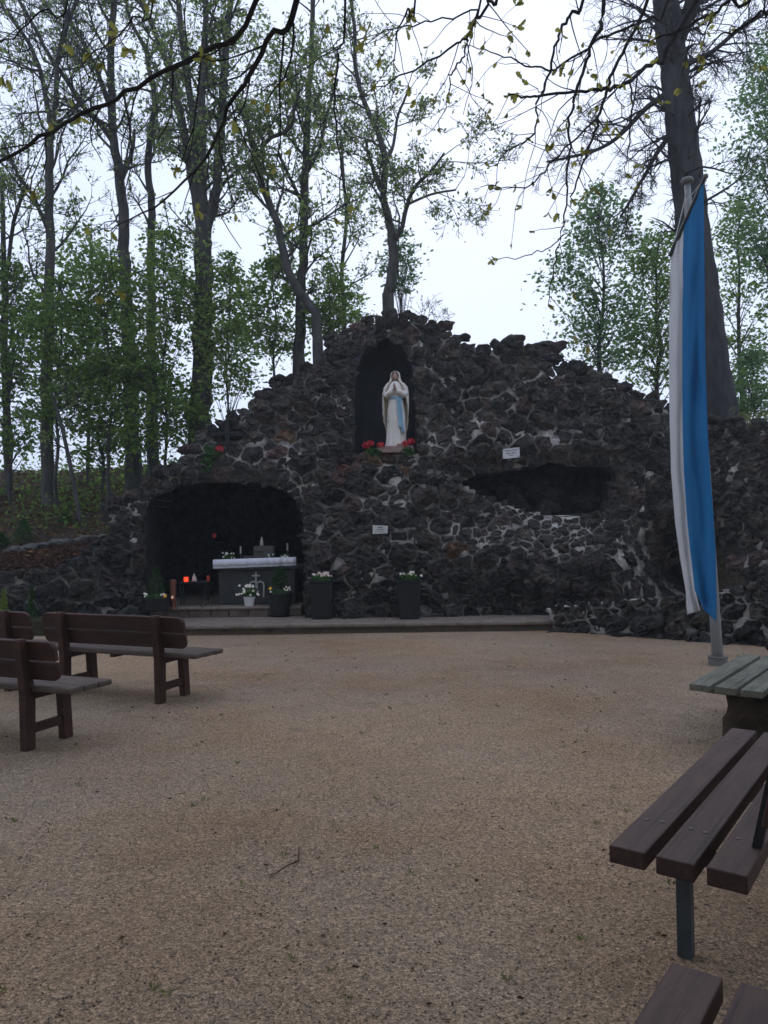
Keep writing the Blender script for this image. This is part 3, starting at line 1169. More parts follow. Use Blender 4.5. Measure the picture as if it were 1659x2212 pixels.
def build_statue():
    Ys = 12.98
    foot = at(856, 966, Ys)
    st = thing('statue', 'white painted statue of a praying veiled woman with blue sash in the niche', 'statue', foot, math.radians(-6))
    top = at(852, 801, Ys)
    Hh = top.z - foot.z
    k = Hh / 1.22

    def S(pts):
        return [(x * k, y * k, z * k) for x, y, z in pts]

    def bd(mb, name, mat, parent=st, smooth=True, **kw):
        mb.v = S(mb.v)
        return mb.build(name, mat, parent, local=True, smooth=smooth, **kw)
    # front of the figure looks towards -y
    MB_ = MB()
    MB_.loft(rings_from([(0, 0, -0.005, 0.175, 0.14, 0.05), (0, 0, 0.02, 0.170, 0.135, 0.07), (0.0, 0, 0.10, 0.155, 0.125, 0.07), (0.003, 0, 0.22, 0.148, 0.12, 0.065),
                         (0.006, 0, 0.36, 0.143, 0.118, 0.055), (0.008, 0, 0.50, 0.14, 0.115, 0.045), (0.006, 0, 0.62, 0.132, 0.108, 0.035), (0.004, 0, 0.72, 0.120, 0.098, 0.02),
                         (0.002, 0, 0.78, 0.112, 0.09, 0.01), (0.0, 0, 0.85, 0.122, 0.096, 0.012), (0, 0, 0.93, 0.130, 0.098, 0.01), (0, 0, 0.99, 0.118, 0.088, 0.008),
                         (0, 0, 1.03, 0.075, 0.062, 0), (0, 0, 1.05, 0.046, 0.044, 0)], 56, nf=11, seed=0.6))
    robe = bd(MB_, 'robe', M['robe'])
    # sleeves: shoulder to elbow to wrist
    for s in (-1, 1):
        mb = MB()
        pts = [Vector((s * 0.105, 0.0, 0.985)), Vector((s * 0.145, -0.01, 0.92)), Vector((s * 0.155, -0.04, 0.84)), Vector((s * 0.128, -0.085, 0.815)), Vector((s * 0.075, -0.125, 0.86)), Vector((s * 0.035, -0.145, 0.895))]
        mb.tube(pts, [0.045, 0.055, 0.058, 0.056, 0.043, 0.030], 12)
        bd(mb, 'sleeve', M['robe'])
    # head with nose, brow and chin
    mb = MB()
    rings = []
    for i in range(15):
        th = math.pi * i / 14
        ring = []
        for q in range(24):
            a = 2 * math.pi * q / 24
            x = 0.056 * math.sin(th) * math.cos(a)
            y = 0.064 * math.sin(th) * math.sin(a)
            z = 1.128 - 0.083 * math.cos(th)
            front = max(0, -math.sin(a)) * math.sin(th)
            if z < 1.115:
                x *= 1 - 0.25 * (1.115 - z) / 0.06
            nz = math.exp(-((z - 1.117) / 0.016) ** 2) * math.exp(-((x) / 0.010) ** 2)
            y -= 0.014 * nz * (front > 0.6)
            eye = math.exp(-((z - 1.135) / 0.010) ** 2) * math.exp(-((abs(x) - 0.021) / 0.011) ** 2)
            y += 0.007 * eye * (front > 0.3)
            lip = math.exp(-((z - 1.090) / 0.006) ** 2) * math.exp(-(x / 0.016) ** 2)
            y -= 0.004 * lip * (front > 0.5)
            ring.append((x, y - 0.012, z))
        rings.append(ring)
    mb.loft(rings)
    mb.tube([Vector((0, 0.0, 1.03)), Vector((0, -0.006, 1.085))], [0.034, 0.032], 12)
    head = bd(mb, 'head', M['skin'])
    for s in (-1, 1):
        mb = MB().ball((s * 0.021, -0.068, 1.136), 0.008, 0.005, 0.005)
        bd(mb, 'eye', M['hair'], head)
    mb = MB().ball((0, -0.0725, 1.089), 0.014, 0.004, 0.0045)
    bd(mb, 'mouth', M['pedestal'], head)
    mb = MB()
    for s in (-1, 1):
        mb.tube([Vector((s * 0.012, -0.064, 1.19)), Vector((s * 0.042, -0.056, 1.165)), Vector((s * 0.052, -0.046, 1.12)), Vector((s * 0.046, -0.042, 1.075))], [0.010, 0.013, 0.012, 0.008], 8)
    bd(mb, 'hair', M['hair'], head)
    # mantle: veil over the head, falling behind the shoulders and arms
    spec = [(1.213, 0.006, 0.010, 1.10, 0.0), (1.207, 0.040, 0.044, 1.00, 0.0), (1.185, 0.068, 0.072, 0.86, 0.01), (1.15, 0.078, 0.08, 0.80, 0.01), (1.10, 0.082, 0.08, 0.84, 0.015), (1.05, 0.098, 0.084, 0.88, 0.02),
            (1.01, 0.150, 0.100, 0.80, 0.02), (0.96, 0.188, 0.115, 0.72, 0.025), (0.88, 0.205, 0.125, 0.62, 0.03), (0.78, 0.212, 0.128, 0.50, 0.04), (0.66, 0.208, 0.13, 0.36, 0.05), (0.54, 0.200, 0.132, 0.20, 0.06), (0.42, 0.190, 0.134, 0.02, 0.06),
            (0.30, 0.178, 0.132, -0.20, 0.05), (0.20, 0.165, 0.13, -0.45, 0.05)]
    mb = MB()
    rings = []
    nn = 41
    for (z, rx, ry, op, fo) in spec:
        a0 = -math.pi / 2 + (1.45 - op)
        ring = []
        for q in range(nn):
            u = q / (nn - 1)
            a = a0 + (2 * math.pi - 2 * (1.45 - op)) * u
            lowf = 0.0
            w = 1 + fo * math.sin(a * 9 + z * 7) + fo * 0.6 * math.sin(a * 15 + 2)
            zz = z - 0.03 * math.cos(a) * (z < 0.7) * (0.7 - z)
            ring.append((rx * w * math.cos(a), 0.012 + ry * w * math.sin(a), zz))
        rings.append(ring)
    mb.loft(rings, closed=False, cap=False)
    veil = bd(mb, 'veil', M['veil'])
    md = veil.modifiers.new('thick', 'SOLIDIFY')
    md.thickness = 0.012 * k
    md.offset = 1
    for e in (0, nn - 1):
        mb = MB()
        mb.tube([Vector(r[e]) for r in rings], [0.005] * len(rings), 6)
        bd(mb, 'trim', M['gilt'], veil)
    # hands pressed together, fingers upward
    for s in (-1, 1):
        mb = MB()
        base = Vector((s * 0.012, -0.150, 0.885))
        tip = Vector((s * 0.010, -0.172, 0.945))
        mb.loft([[(base.x + dx * 0.010, base.y + dy * 0.024, base.z) for dx, dy in ((-1, -1), (1, -1), (1, 1), (-1, 1))],
                 [(tip.x + dx * 0.009, tip.y + dy * 0.026, tip.z) for dx, dy in ((-1, -1), (1, -1), (1, 1), (-1, 1))]])
        for q, (off, L) in enumerate(((-0.019, 0.040), (-0.007, 0.050), (0.006, 0.047), (0.018, 0.036))):
            p0 = tip + Vector((0, off, -0.006))
            mb.tube([p0, p0 + Vector((-s * 0.001, -0.008, L * 0.55)), p0 + Vector((-s * 0.003, -0.014, L))], [0.0068, 0.006, 0.0042], 6)
        p0 = base + Vector((0, 0.022, 0.02))
        mb.tube([p0, p0 + Vector((s * 0.003, 0.012, 0.022)), p0 + Vector((0, 0.010, 0.044))], [0.008, 0.007, 0.005], 6)
        bd(mb, 'hand', M['skin'])
    # sash: belt and hanging end on the figure's left
    mb = MB()
    mb.loft(rings_from([(0.002, 0, 0.752, 0.119, 0.097, 0), (0.002, 0, 0.757, 0.126, 0.104, 0.01), (0.002, 0, 0.775, 0.124, 0.102, 0.012), (0.001, 0, 0.793, 0.122, 0.099, 0.01), (0.001, 0, 0.798, 0.115, 0.092, 0)], 40, nf=5))
    sash = bd(mb, 'sash', M['sash'])
    for (a_top, a_bot, w0, w1, zb, lift) in ((-1.25, -1.02, 0.30, 0.42, 0.30, 0.016), (-0.95, -0.80, 0.20, 0.34, 0.22, 0.024)):
        mb = MB()
        rings = []
        for i in range(15):
            t = i / 14
            z = 0.775 + (zb - 0.775) * t
            rx, ry = 0.122 + 0.030 * t + lift, 0.100 + 0.026 * t + lift
            a = a_top + (a_bot - a_top) * t
            w = w0 + (w1 - w0) * t
            ring = []
            for q in range(13):
                u = q / 12
                aa = a - w / 2 + w * u
                f = 1 + 0.035 * math.sin(u * 11 + t * 2)
                ring.append((rx * f * math.cos(aa), ry * f * math.sin(aa), z - 0.03 * t * u))
            rings.append(ring)
        mb.loft(rings, closed=False, cap=False)
        o = bd(mb, 'sash_end', M['sash'])
        md = o.modifiers.new('thick', 'SOLIDIFY')
        md.thickness = 0.008 * k
    # rosary hanging from the right arm
    mb = MB()
    for i in range(34):
        t = i / 33
        x = -0.165 + 0.05 * math.sin(t * math.pi * 0.5) + 0.01 * math.sin(t * 9)
        mb.ball((x, -0.118 - 0.012 * t, 0.86 - 0.46 * t), 0.006, n=6, m=4)
    for i in range(16):
        t = i / 15
        mb.ball((-0.12 + 0.03 * math.sin(t * 3.1), -0.135, 0.84 - 0.26 * t), 0.006, n=6, m=4)
    mb.box(-0.112, -0.14, 0.385, 0.008, 0.006, 0.05)
    mb.box(-0.112, -0.14, 0.393, 0.028, 0.006, 0.008)
    bd(mb, 'rosary', M['gilt'], smooth=False)
    mb = MB().ball((0.05, -0.142, 0.018), 0.032, 0.03, 0.018)
    bd(mb, 'foot', M['skin'])
    mb = MB()
    for q in range(6):
        mb.ball((0.05 + 0.012 * math.cos(q), -0.165 + 0.008 * math.sin(q), 0.034), 0.008, n=6, m=4)
    bd(mb, 'rose_ornament', M['gilt'])
    # plinth
    a, b = at(818, 985, Ys - 0.16), at(890, 966, Ys - 0.16)
    pl = thing('statue_plinth', 'low pinkish sandstone slab under the praying statue', 'plinth', (foot.x - 0.0, Ys - 0.02, foot.z - 0.32))
    w = b.x - a.x + 0.05
    MB().box(foot.x - 0.02, Ys - 0.02, foot.z - 0.055, w, 0.40, 0.11).build('slab', M['pedestal'], pl, bevel=0.008)
    mb = MB()
    V, Fc = boulder_geo(Vector((foot.x, Ys + 0.0, foot.z - 0.25)), 0.26, (1.2, 0.9, 0.6))
    mesh_obj('footing_stone', V, Fc, M['rock'], pl, tint=[(0.07, 0.05, 0.045)] * len(V))
    return foot


foot = build_statue()


# ---------------------------------------------------------------- flowers and pots
def bloom_mesh(name, r, petals, mat, cup=0.25):
    V, Q = [], []
    for k in range(petals):
        a = 2 * math.pi * k / petals
        w = math.pi / petals * 0.95
        b = len(V)
        V += [(0, 0, 0), (r * 0.6 * math.cos(a - w), r * 0.6 * math.sin(a - w), r * cup * .6), (r * math.cos(a), r * math.sin(a), r * cup), (r * 0.6 * math.cos(a + w), r * 0.6 * math.sin(a + w), r * cup * .6)]
        Q.append((b, b + 1, b + 2, b + 3))
    me = bpy.data.meshes.new(name)
    me.from_pydata(V, [], Q)
    me.materials.append(mat)
    return me


def eye_mesh(r, mat):
    mb = MB().ball((0, 0, r * 0.3), r, r, r * 0.7, 6, 3)
    me = bpy.data.meshes.new('bloom_eye')
    me.from_pydata(mb.v, [], mb.f)
    me.materials.append(mat)
    return me


DAISY = bloom_mesh('bloom', 0.026, 9, M['petal_white'])
PANSY = bloom_mesh('bloom', 0.026, 5, M['petal_pink'])
PANSY_W = bloom_mesh('bloom', 0.026, 5, M['petal_white'])
PANSY_Y = bloom_mesh('bloom', 0.03, 5, M['petal_yellow'])
EYE = eye_mesh(0.008, M['petal_yellow'])


def put_bloom(mesh, p, parent, face=Vector((0, -1, 0.5)), eye=True, s=1.0):
    o = bpy.data.objects.new('bloom', mesh)
    C.objects.link(o)
    o.parent = parent
    o.location = p - wloc(parent)
    f = face + Vector((random.uniform(-.5, .5), random.uniform(-.3, .3), random.uniform(-.4, .4)))
    o.rotation_euler = f.to_track_quat('Z', 'Y').to_euler()
    o.scale = (s, s, s)
    if eye:
        e = bpy.data.objects.new('bloom_eye', EYE)
        C.objects.link(e)
        e.parent = o
    return o


def foliage_cloud(n, c, rx, ry, rz, shell=0.5):
    d = rng.normal(size=(n, 3))
    d /= np.linalg.norm(d, axis=1, keepdims=True)
    r = shell + (1 - shell) * rng.random((n, 1)) ** 0.5
    return np.array(c) + d * r * np.array([rx, ry, rz])


def geranium(label, heads, base, trail=None):
    t = thing('geranium', label, 'flower', base)
    mb = MB()
    P = []
    for h in heads:
        h = Vector(h)
        mid = (base + h) / 2 + Vector((random.uniform(-.03, .03), -0.02, 0.0))
        mb.tube([Vector(base), mid, h], [0.006, 0.005, 0.004], 5)
        P.append(foliage_cloud(70, ((base.x + h.x) / 2, (base.y + h.y) / 2, (base.z * 0.55 + h.z * 0.45)), 0.09, 0.06, 0.08, 0.2))
        pet = foliage_cloud(70, h, 0.068, 0.06, 0.05, 0.35)
        leaf_obj('flower_head', pet, 0.042, M['petal_red'], t, aspect=0.9)
    mb.build('stem', M['leaf_plant'], t)
    if trail is not None:
        P.append(np.array(trail))
    leaf_obj('leaves', np.concatenate(P), 0.055, M['leaf_plant'], t, aspect=0.85)
    return t


Yg = 12.78
b0 = at(806, 985, Yg)
geranium('bushy red geranium in the niche, on the side of the statue holding the rosary', [at(790, 962, Yg), at(800, 958, Yg + 0.03), at(822, 962, Yg)], Vector((b0.x, b0.y, b0.z - 0.06)))
b0 = at(880, 982, Yg)
geranium('red geranium in the niche below the blue sash, beside the plinth', [at(874, 960, Yg), at(889, 954, Yg)], Vector((b0.x, b0.y, b0.z - 0.06)))
Yg = D(470, 985) - 0.12
b0 = at(465, 985, Yg)
trail = np.array([tuple(at(random.gauss(452 - (yy - 970) * 0.18, 7), yy, Yg + random.uniform(-.04, .05))) for yy in np.linspace(962, 1030, 170)])
geranium('red flower with trailing ivy below the iron cross on the grotto', [at(474, 970, Yg - 0.03)], b0, trail)

# iron cross set in the rocks above the cave
Yc = D(492, 940) - 0.10
cr = thing('iron_cross', 'dark iron cross standing in the rocks above the altar cave', 'cross', at(492, 974, Yc))
p0, p1 = at(491, 976, Yc), at(492, 906, Yc)
MB().box(p0.x, Yc, (p0.z + p1.z) / 2, 0.075, 0.06, p1.z - p0.z).build('upright', M['iron'], cr, bevel=0.005)
p2, p3 = at(458, 938, Yc), at(526, 937, Yc)
MB().box((p2.x + p3.x) / 2, Yc - 0.005, p2.z, p3.x - p2.x, 0.055, 0.075).build('crossbar', M['iron'], cr, bevel=0.005)


def tall_planter(px, bloom, label):
    b = gnd(px, 1336, PZ)
    b.z = PZ + 0.004
    t = thing('planter', label, 'planter', b, 0.0)
    hb, ht, H_ = 0.145, 0.185, 0.60
    mb = MB()

    def sq(r, z, c=0.12):
        q = []
        for sx, sy in ((-1, -1), (1, -1), (1, 1), (-1, 1)):
            k = c * r
            if sx * sy > 0:
                q += [(sx * r, sy * (r - k), z), (sx * (r - k), sy * r, z)]
            else:
                q += [(sx * (r - k), sy * r, z), (sx * r, sy * (r - k), z)]
        return [(b.x + x, b.y + y, b.z + zz) for x, y, zz in q]
    order = lambda r, z: sorted(sq(r, z), key=lambda p: math.atan2(p[1] - b.y, p[0] - b.x))
    mb.loft([order(hb, 0), order(hb + 0.006, 0.02), order(ht - 0.006, H_ - 0.04), order(ht + 0.008, H_ - 0.035), order(ht + 0.008, H_), order(ht - 0.012, H_), order(ht - 0.02, H_ - 0.06)])
    mb.build('pot', M['pot_dark'], t)
    MB().lathe(b.x, b.y, [(ht - 0.03, b.z + H_ - 0.06), (ht - 0.04, b.z + H_ - 0.03), (0.02, b.z + H_ - 0.015)], 12).build('soil', M['compost'], t)
    leaf_obj('leaves', foliage_cloud(260, (b.x, b.y, b.z + H_ + 0.03), 0.16, 0.14, 0.06, 0.1), 0.05, M['leaf_plant'], t, aspect=0.7)
    for _ in range(26 if bloom is PANSY else 12):
        a = random.uniform(0, 6.28)
        r = random.uniform(0.02, 0.17)
        put_bloom(bloom, Vector((b.x + r * math.cos(a), b.y + 0.8 * r * math.sin(a), b.z + H_ + random.uniform(0.05, 0.12))), t)
    if bloom is PANSY_W:
        put_bloom(PANSY_W, Vector((b.x + 0.19, b.y - 0.1, b.z + H_ + 0.06)), t)
        mb = MB().tube([Vector((b.x + 0.02, b.y, b.z + H_)), Vector((b.x + 0.05, b.y, b.z + H_ + 0.16))], [0.004, 0.003], 5)
        mb.build('stem', M['leaf_plant'], t)
    return t


tall_planter(696, PANSY, 'tall dark planter full of pale pink pansies, beside the cave mouth')
tall_planter(884, PANSY_W, 'tall dark planter with a few white blooms under the black plaque')


def round_pot(name, label, b, rb, rt, H_, mat, saucer=False):
    t = thing(name, label, 'plant pot', b)
    MB().lathe(b.x, b.y, [(rb, b.z), (rb * 1.02, b.z + 0.01), (rt * 0.97, b.z + H_ * 0.86), (rt * 1.03, b.z + H_ * 0.88), (rt * 1.05, b.z + H_ * 0.97), (rt, b.z + H_), (rt * 0.93, b.z + H_), (rt * 0.9, b.z + H_ * 0.9)], 28).build('pot', mat, t, smooth=False)
    MB().lathe(b.x, b.y, [(rt * 0.9, b.z + H_ * 0.88), (rt * 0.88, b.z + H_ * 0.92), (0.01, b.z + H_ * 0.94)], 14).build('soil', M['compost'], t)
    if saucer:
        MB().lathe(b.x, b.y, [(rb * 1.15, b.z - 0.004), (rb * 1.25, b.z + 0.022), (rb * 1.2, b.z + 0.022)], 24).build('saucer', mat, t)
    return t


def conifer(t, b, H_, R, n, mat, name='foliage'):
    P = []
    for _ in range(n):
        u = random.random() ** 0.8
        z = H_ * u
        r = R * (1 - u) ** 0.75 * math.sqrt(random.uniform(0.25, 1)) * (1 + 0.25 * math.sin(u * 23 + random.random()))
        a = random.uniform(0, 6.28)
        P.append((b.x + r * math.cos(a), b.y + r * math.sin(a), b.z + z))
    MB().tube([Vector(b), Vector((b.x, b.y, b.z + H_ * 0.9))], [R * 0.09, 0.003], 6).build('stem', M['twig'], t)
    return leaf_obj(name, P, 0.05, mat, t, droop=-0.6, aspect=0.3)


# pot with small conifer before the altar
b = gnd(606, 1331, PZ)
b.z = PZ + 0.008
t = round_pot('potted_conifer', 'round black pot with a little bushy conifer and an orange bloom', b, 0.155, 0.20, 0.37, M['pot_dark'], True)
q = Vector((b.x - 0.01, b.y, b.z + 0.36))
MB().tube([q, q + Vector((0.01, 0, 0.2))], [0.012, 0.01], 6).build('stem', M['twig'], t)
leaf_obj('foliage', np.concatenate([foliage_cloud(420, (q.x, q.y, q.z + 0.24), 0.13, 0.12, 0.15, 0.2), foliage_cloud(120, (q.x, q.y, q.z + 0.36), 0.06, 0.06, 0.1, 0.1)]), 0.055, M['leaf_conifer'], t, droop=-0.5, aspect=0.3)
leaf_obj('leaves', foliage_cloud(80, (b.x, b.y, b.z + 0.39), 0.17, 0.15, 0.03, 0.2), 0.05, M['leaf_plant'], t, aspect=0.7)
put_bloom(PANSY_Y, Vector((b.x - 0.14, b.y - 0.12, b.z + 0.45)), t, s=1.1)
put_bloom(PANSY_W, Vector((b.x - 0.13, b.y - 0.15, b.z + 0.40)), t, s=0.8)
for dx, dz in ((0.08, 0.44), (0.11, 0.47), (0.14, 0.45), (0.165, 0.465), (0.10, 0.42), (0.17, 0.43), (0.13, 0.42)):
    put_bloom(PANSY_W, Vector((b.x + dx, b.y - 0.10, b.z + dz)), t, s=0.7)

# low pot beside the left side of the cave
b = gnd(338, 1318, PZ)
b = Vector((at(340, 1300, 12.02).x, 12.02, UZ + 0.004))
t = round_pot('potted_shrub', 'wide black pot with a loose evergreen and pansies, beside the copper lamp', b, 0.17, 0.20, 0.20, M['pot_dark'])
conifer(t, Vector((b.x - 0.02, b.y + 0.02, b.z + 0.18)), 0.5, 0.19, 420, M['leaf_conifer'])
leaf_obj('leaves', foliage_cloud(90, (b.x, b.y, b.z + 0.22), 0.17, 0.15, 0.03, 0.2), 0.05, M['leaf_plant'], t, aspect=0.7)
for dx, dz, me in ((-0.16, 0.27, PANSY_W), (-0.13, 0.26, PANSY_W), (-0.15, 0.23, PANSY_W), (0.10, 0.25, PANSY_W), (0.13, 0.26, PANSY), (0.15, 0.25, PANSY_W), (0.17, 0.23, PANSY_Y), (0.155, 0.225, PANSY_Y)):
    put_bloom(me, Vector((b.x + dx, b.y - 0.13, b.z + dz)), t, s=0.9)


def daisy_pot(name, label, b, r, H_, mat, nb, spread):
    t = round_pot(name, label, b, r * 0.75, r, H_, mat)
    leaf_obj('leaves', foliage_cloud(230, (b.x, b.y, b.z + H_ + spread * 0.35), spread * 0.75, spread * 0.6, spread * 0.45, 0.1), 0.045, M['leaf_plant'], t, aspect=0.5)
    for _ in range(nb):
        a = random.uniform(0, 6.28)
        rr = spread * math.sqrt(random.random())
        p = Vector((b.x + rr * math.cos(a), b.y - 0.4 * spread + 0.5 * rr * math.sin(a), b.z + H_ + spread * random.uniform(0.15, 0.95)))
        put_bloom(DAISY, p, t, s=0.95 if spread > 0.15 else 0.7)
    return t


b = gnd(541, 1308, UZ)
b.z = UZ + 0.003
b.y -= 0.1
daisy_pot('potted_daisy', 'white pot of daisies on the step in front of the altar', b, 0.095, 0.15, M['pot_white'], 26, 0.20)

# ---------------------------------------------------------------- altar
af = gnd(555, 1306, UZ)
ax0, ax1 = at(472, 1306, af.y).x, at(638, 1306, af.y).x
az1 = at(555, 1222, af.y).z
al = thing('altar', 'dark stone block altar with pale cross and letter emblem inside the cave', 'altar', ((ax0 + ax1) / 2, af.y + 0.3, UZ))
MB().box((ax0 + ax1) / 2, af.y + 0.33, (UZ + az1 - 0.06) / 2, ax1 - ax0, 0.62, az1 - 0.06 - UZ).build('block', M['altar'], al, bevel=0.012)
MB().box((ax0 + ax1) / 2 + 0.03, af.y + 0.33, az1 - 0.03, ax1 - ax0 + 0.16, 0.72, 0.058).build('top_slab', M['altar'], al, bevel=0.008)
ye = af.y + 0.02
emb = MB()


def epx(x, y):
    p = at(x, y, ye)
    return p.x, p.z


def strip(mb, pts, w, y0, y1):
    """flat ribbon of width w along (x, z) points"""
    L, R = [], []
    for i, (x, z) in enumerate(pts):
        a = pts[max(0, i - 1)]
        c = pts[min(len(pts) - 1, i + 1)]
        tx, tz = c[0] - a[0], c[1] - a[1]
        q = math.hypot(tx, tz) + 1e-9
        nx, nz = -tz / q * w / 2, tx / q * w / 2
        L.append((x + nx, z + nz))
        R.append((x - nx, z - nz))
    for i in range(len(pts) - 1):
        mb.prism([L[i], L[i + 1], R[i + 1], R[i]], y0, y1)


cxp, czp = epx(553, 1236)
_, cz1 = epx(553, 1268)
emb.box(cxp, ye - 0.014, (czp + cz1) / 2, 0.024, 0.02, czp - cz1)
xa, za = epx(544.5, 1243.5)
xb, zb = epx(561.5, 1243.5)
emb.box((xa + xb) / 2, ye - 0.016, za, xb - xa, 0.02, 0.024)
for sgn in (-1, 1):
    pts = [epx(555 - 1 * sgn, 1271)]
    for q in range(9):
        a = math.pi * q / 8
        pts.append(epx(555 + sgn * (7.5 - 7.5 * math.cos(a)), 1263 - 7.0 * math.sin(a)))
    pts += [epx(555 + sgn * 15, 1275), epx(555 + sgn * 14.5, 1290)]
    strip(emb, pts, 0.026, ye - 0.022 - 0.002 * sgn, ye - 0.004)
emb.build('emblem', M['inlay'], al)
# altar cloth, hanging a little lower on one side, with a scalloped lace edge
cl = thing('altar_cloth', 'white linen cloth with lace hem draped over the altar front', 'cloth', ((ax0 + ax1) / 2, af.y, az1))
xa, xb = at(460, 1215, af.y - 0.05).x, at(640, 1205, af.y - 0.05).x
za_t, zb_t = at(460, 1209, af.y - 0.05).z, at(640, 1203, af.y - 0.05).z
za_b, zb_b = at(460, 1225, af.y - 0.05).z, at(640, 1218, af.y - 0.05).z
mb = MB()
rings = []
n = 90
for i in range(n + 1):
    u = i / n
    x = xa + (xb - xa) * u
    zt = za_t + (zb_t - za_t) * u
    zb_ = za_b + (zb_b - za_b) * u
    wv = 0.008 * math.sin(u * 31) + 0.006 * math.sin(u * 77)
    yf = af.y - 0.055 + wv
    rings.append([(x, af.y + 0.66, az1 + 0.004), (x, af.y + 0.1, az1 + 0.004 + (zt - az1) * 0.3), (x, af.y - 0.035, zt), (x, yf, zt - 0.012), (x, yf - 0.004, (zt + zb_) / 2), (x, yf + 0.5 * wv, zb_)])
mb.loft(rings, closed=False, cap=False)
o = mb.build('drape', M['linen'], cl, smooth=True)
o.modifiers.new('thick', 'SOLIDIFY').thickness = 0.004
mb = MB()
for i in range(72):
    u = (i + 0.5) / 72
    x = xa + (xb - xa) * u
    zb_ = za_b + (zb_b - za_b) * u
    w = (xb - xa) / 72 * 0.45
    y = af.y - 0.056 + 0.008 * math.sin(u * 31) + 0.006 * math.sin(u * 77)
    mb.prism([(x - w, zb_ + 0.002), (x + w, zb_ + 0.002), (x + w * 0.5, zb_ - 0.028), (x - w * 0.5, zb_ - 0.028)], y, y + 0.003)
mb.build('lace_hem', M['linen'], cl)
# things on the altar
AZ = az1 + 0.008


def on_altar(px, dy):
    return Vector((at(px, 1200, af.y + dy).x, af.y + dy, AZ))


tb = thing('tabernacle', 'small grey stone tabernacle with a dark door on the altar', 'tabernacle', on_altar(572, 0.45))
p = on_altar(572, 0.45)
hx = 0.17
MB().box(p.x, p.y, p.z + 0.155, 2 * hx, 0.26, 0.31).build('case', M['tabernacle'], tb, bevel=0.01)
MB().box(p.x - 0.08, p.y - 0.135, p.z + 0.10, 0.12, 0.014, 0.19).build('door', M['brass_dull'], tb, bevel=0.004)
MB().box(p.x - 0.08, p.y - 0.137, p.z + 0.215, 0.14, 0.02, 0.014).build('lintel', M['plaque_black'], tb)
MB().box(p.x - 0.27, p.y, p.z + 0.07, 0.16, 0.2, 0.14).build('side_block', M['tabernacle'], tb, bevel=0.008)
fg = thing('statuette', 'pale little robed figurine standing on top of the tabernacle', 'figurine', p + Vector((-0.05, 0, 0.31)))
MB().loft(rings_from([(p.x - 0.05, p.y, p.z + 0.31, 0.034, 0.028, 0.05), (p.x - 0.05, p.y, p.z + 0.36, 0.028, 0.024, 0.04), (p.x - 0.05, p.y, p.z + 0.41, 0.024, 0.02, 0), (p.x - 0.05, p.y, p.z + 0.432, 0.011, 0.011, 0)], 14, nf=5)).build('robe', M['veil'], fg, smooth=True)
MB().ball((p.x - 0.05, p.y, p.z + 0.445), 0.016, 0.016, 0.02).build('head', M['veil'], fg, smooth=True)
daisy_pot('potted_daisy', 'pink pot of small daisies at the free end of the altar, away from the tabernacle', on_altar(494, 0.22), 0.055, 0.085, M['pot_pink'], 13, 0.14)
daisy_pot('potted_daisy', 'white pot of daisies on the altar cloth before the tabernacle', on_altar(586, 0.16), 0.05, 0.08, M['pot_white'], 9, 0.10)
daisy_pot('potted_daisy', 'pink pot of daisies on the altar near the cave wall', on_altar(617, 0.2), 0.045, 0.09, M['pot_pink'], 9, 0.10)
tl = thing('candle', 'tiny burning candle in an amber glass on the altar', 'candle', on_altar(565, 0.06))
p = on_altar(565, 0.06)
MB().lathe(p.x, p.y, [(0.018, p.z), (0.02, p.z + 0.055), (0.017, p.z + 0.055), (0.015, p.z + 0.01)], 12).build('glass', M['red_glass_dim'], tl)
MB().ball((p.x, p.y - 0.004, p.z + 0.032), 0.009, 0.009, 0.014).build('flame', M['flame'], tl)
for px, dy, h in ((520, 0.4, 0.26), (621, 0.42, 0.3)):
    p = on_altar(px, dy)
    lab = 'dim brass candlestick behind the pink pot near the cave wall' if px > 600 else 'dim brass candlestick between the free end of the altar and the tabernacle'
    c = thing('candlestick', lab, 'candlestick', p)
    MB().lathe(p.x, p.y, [(0.045, p.z), (0.04, p.z + 0.015), (0.012, p.z + 0.03), (0.011, p.z + h - 0.09), (0.03, p.z + h - 0.08), (0.028, p.z + h - 0.07)], 12).build('stem', M['brass_dull'], c)
    MB().lathe(p.x, p.y, [(0.014, p.z + h - 0.07), (0.013, p.z + h + 0.05)], 10).build('wax', M['paper'], c)

# lights in the cave: hanging lamp, votive shelf, copper tube, candle stand
p = at(463, 1156, 13.4)
hl = thing('sanctuary_lamp', 'small glowing red lamp on an iron bracket in the back of the cave', 'lamp', p - Vector((0, 0, 0.1)))
MB().lathe(p.x, p.y, [(0.012, p.z - 0.05), (0.03, p.z - 0.035), (0.032, p.z + 0.03), (0.026, p.z + 0.03)], 12).build('glass', M['red_glass_dim'], hl)
MB().ball((p.x, p.y, p.z + 0.0), 0.016, 0.016, 0.02).build('flame', emit_material('lamp_flame', (1.0, 0.25, 0.08), 2.5, (0.9, 0.3, 0.1)), hl)
MB().tube([p + Vector((0, 0, -0.05)), p + Vector((0, 0.03, -0.12)), p + Vector((-0.05, 0.5, -0.14)), p + Vector((-0.1, 1.4, -0.14))], [0.012, 0.011, 0.011, 0.011], 6).build('bracket', M['iron'], hl)

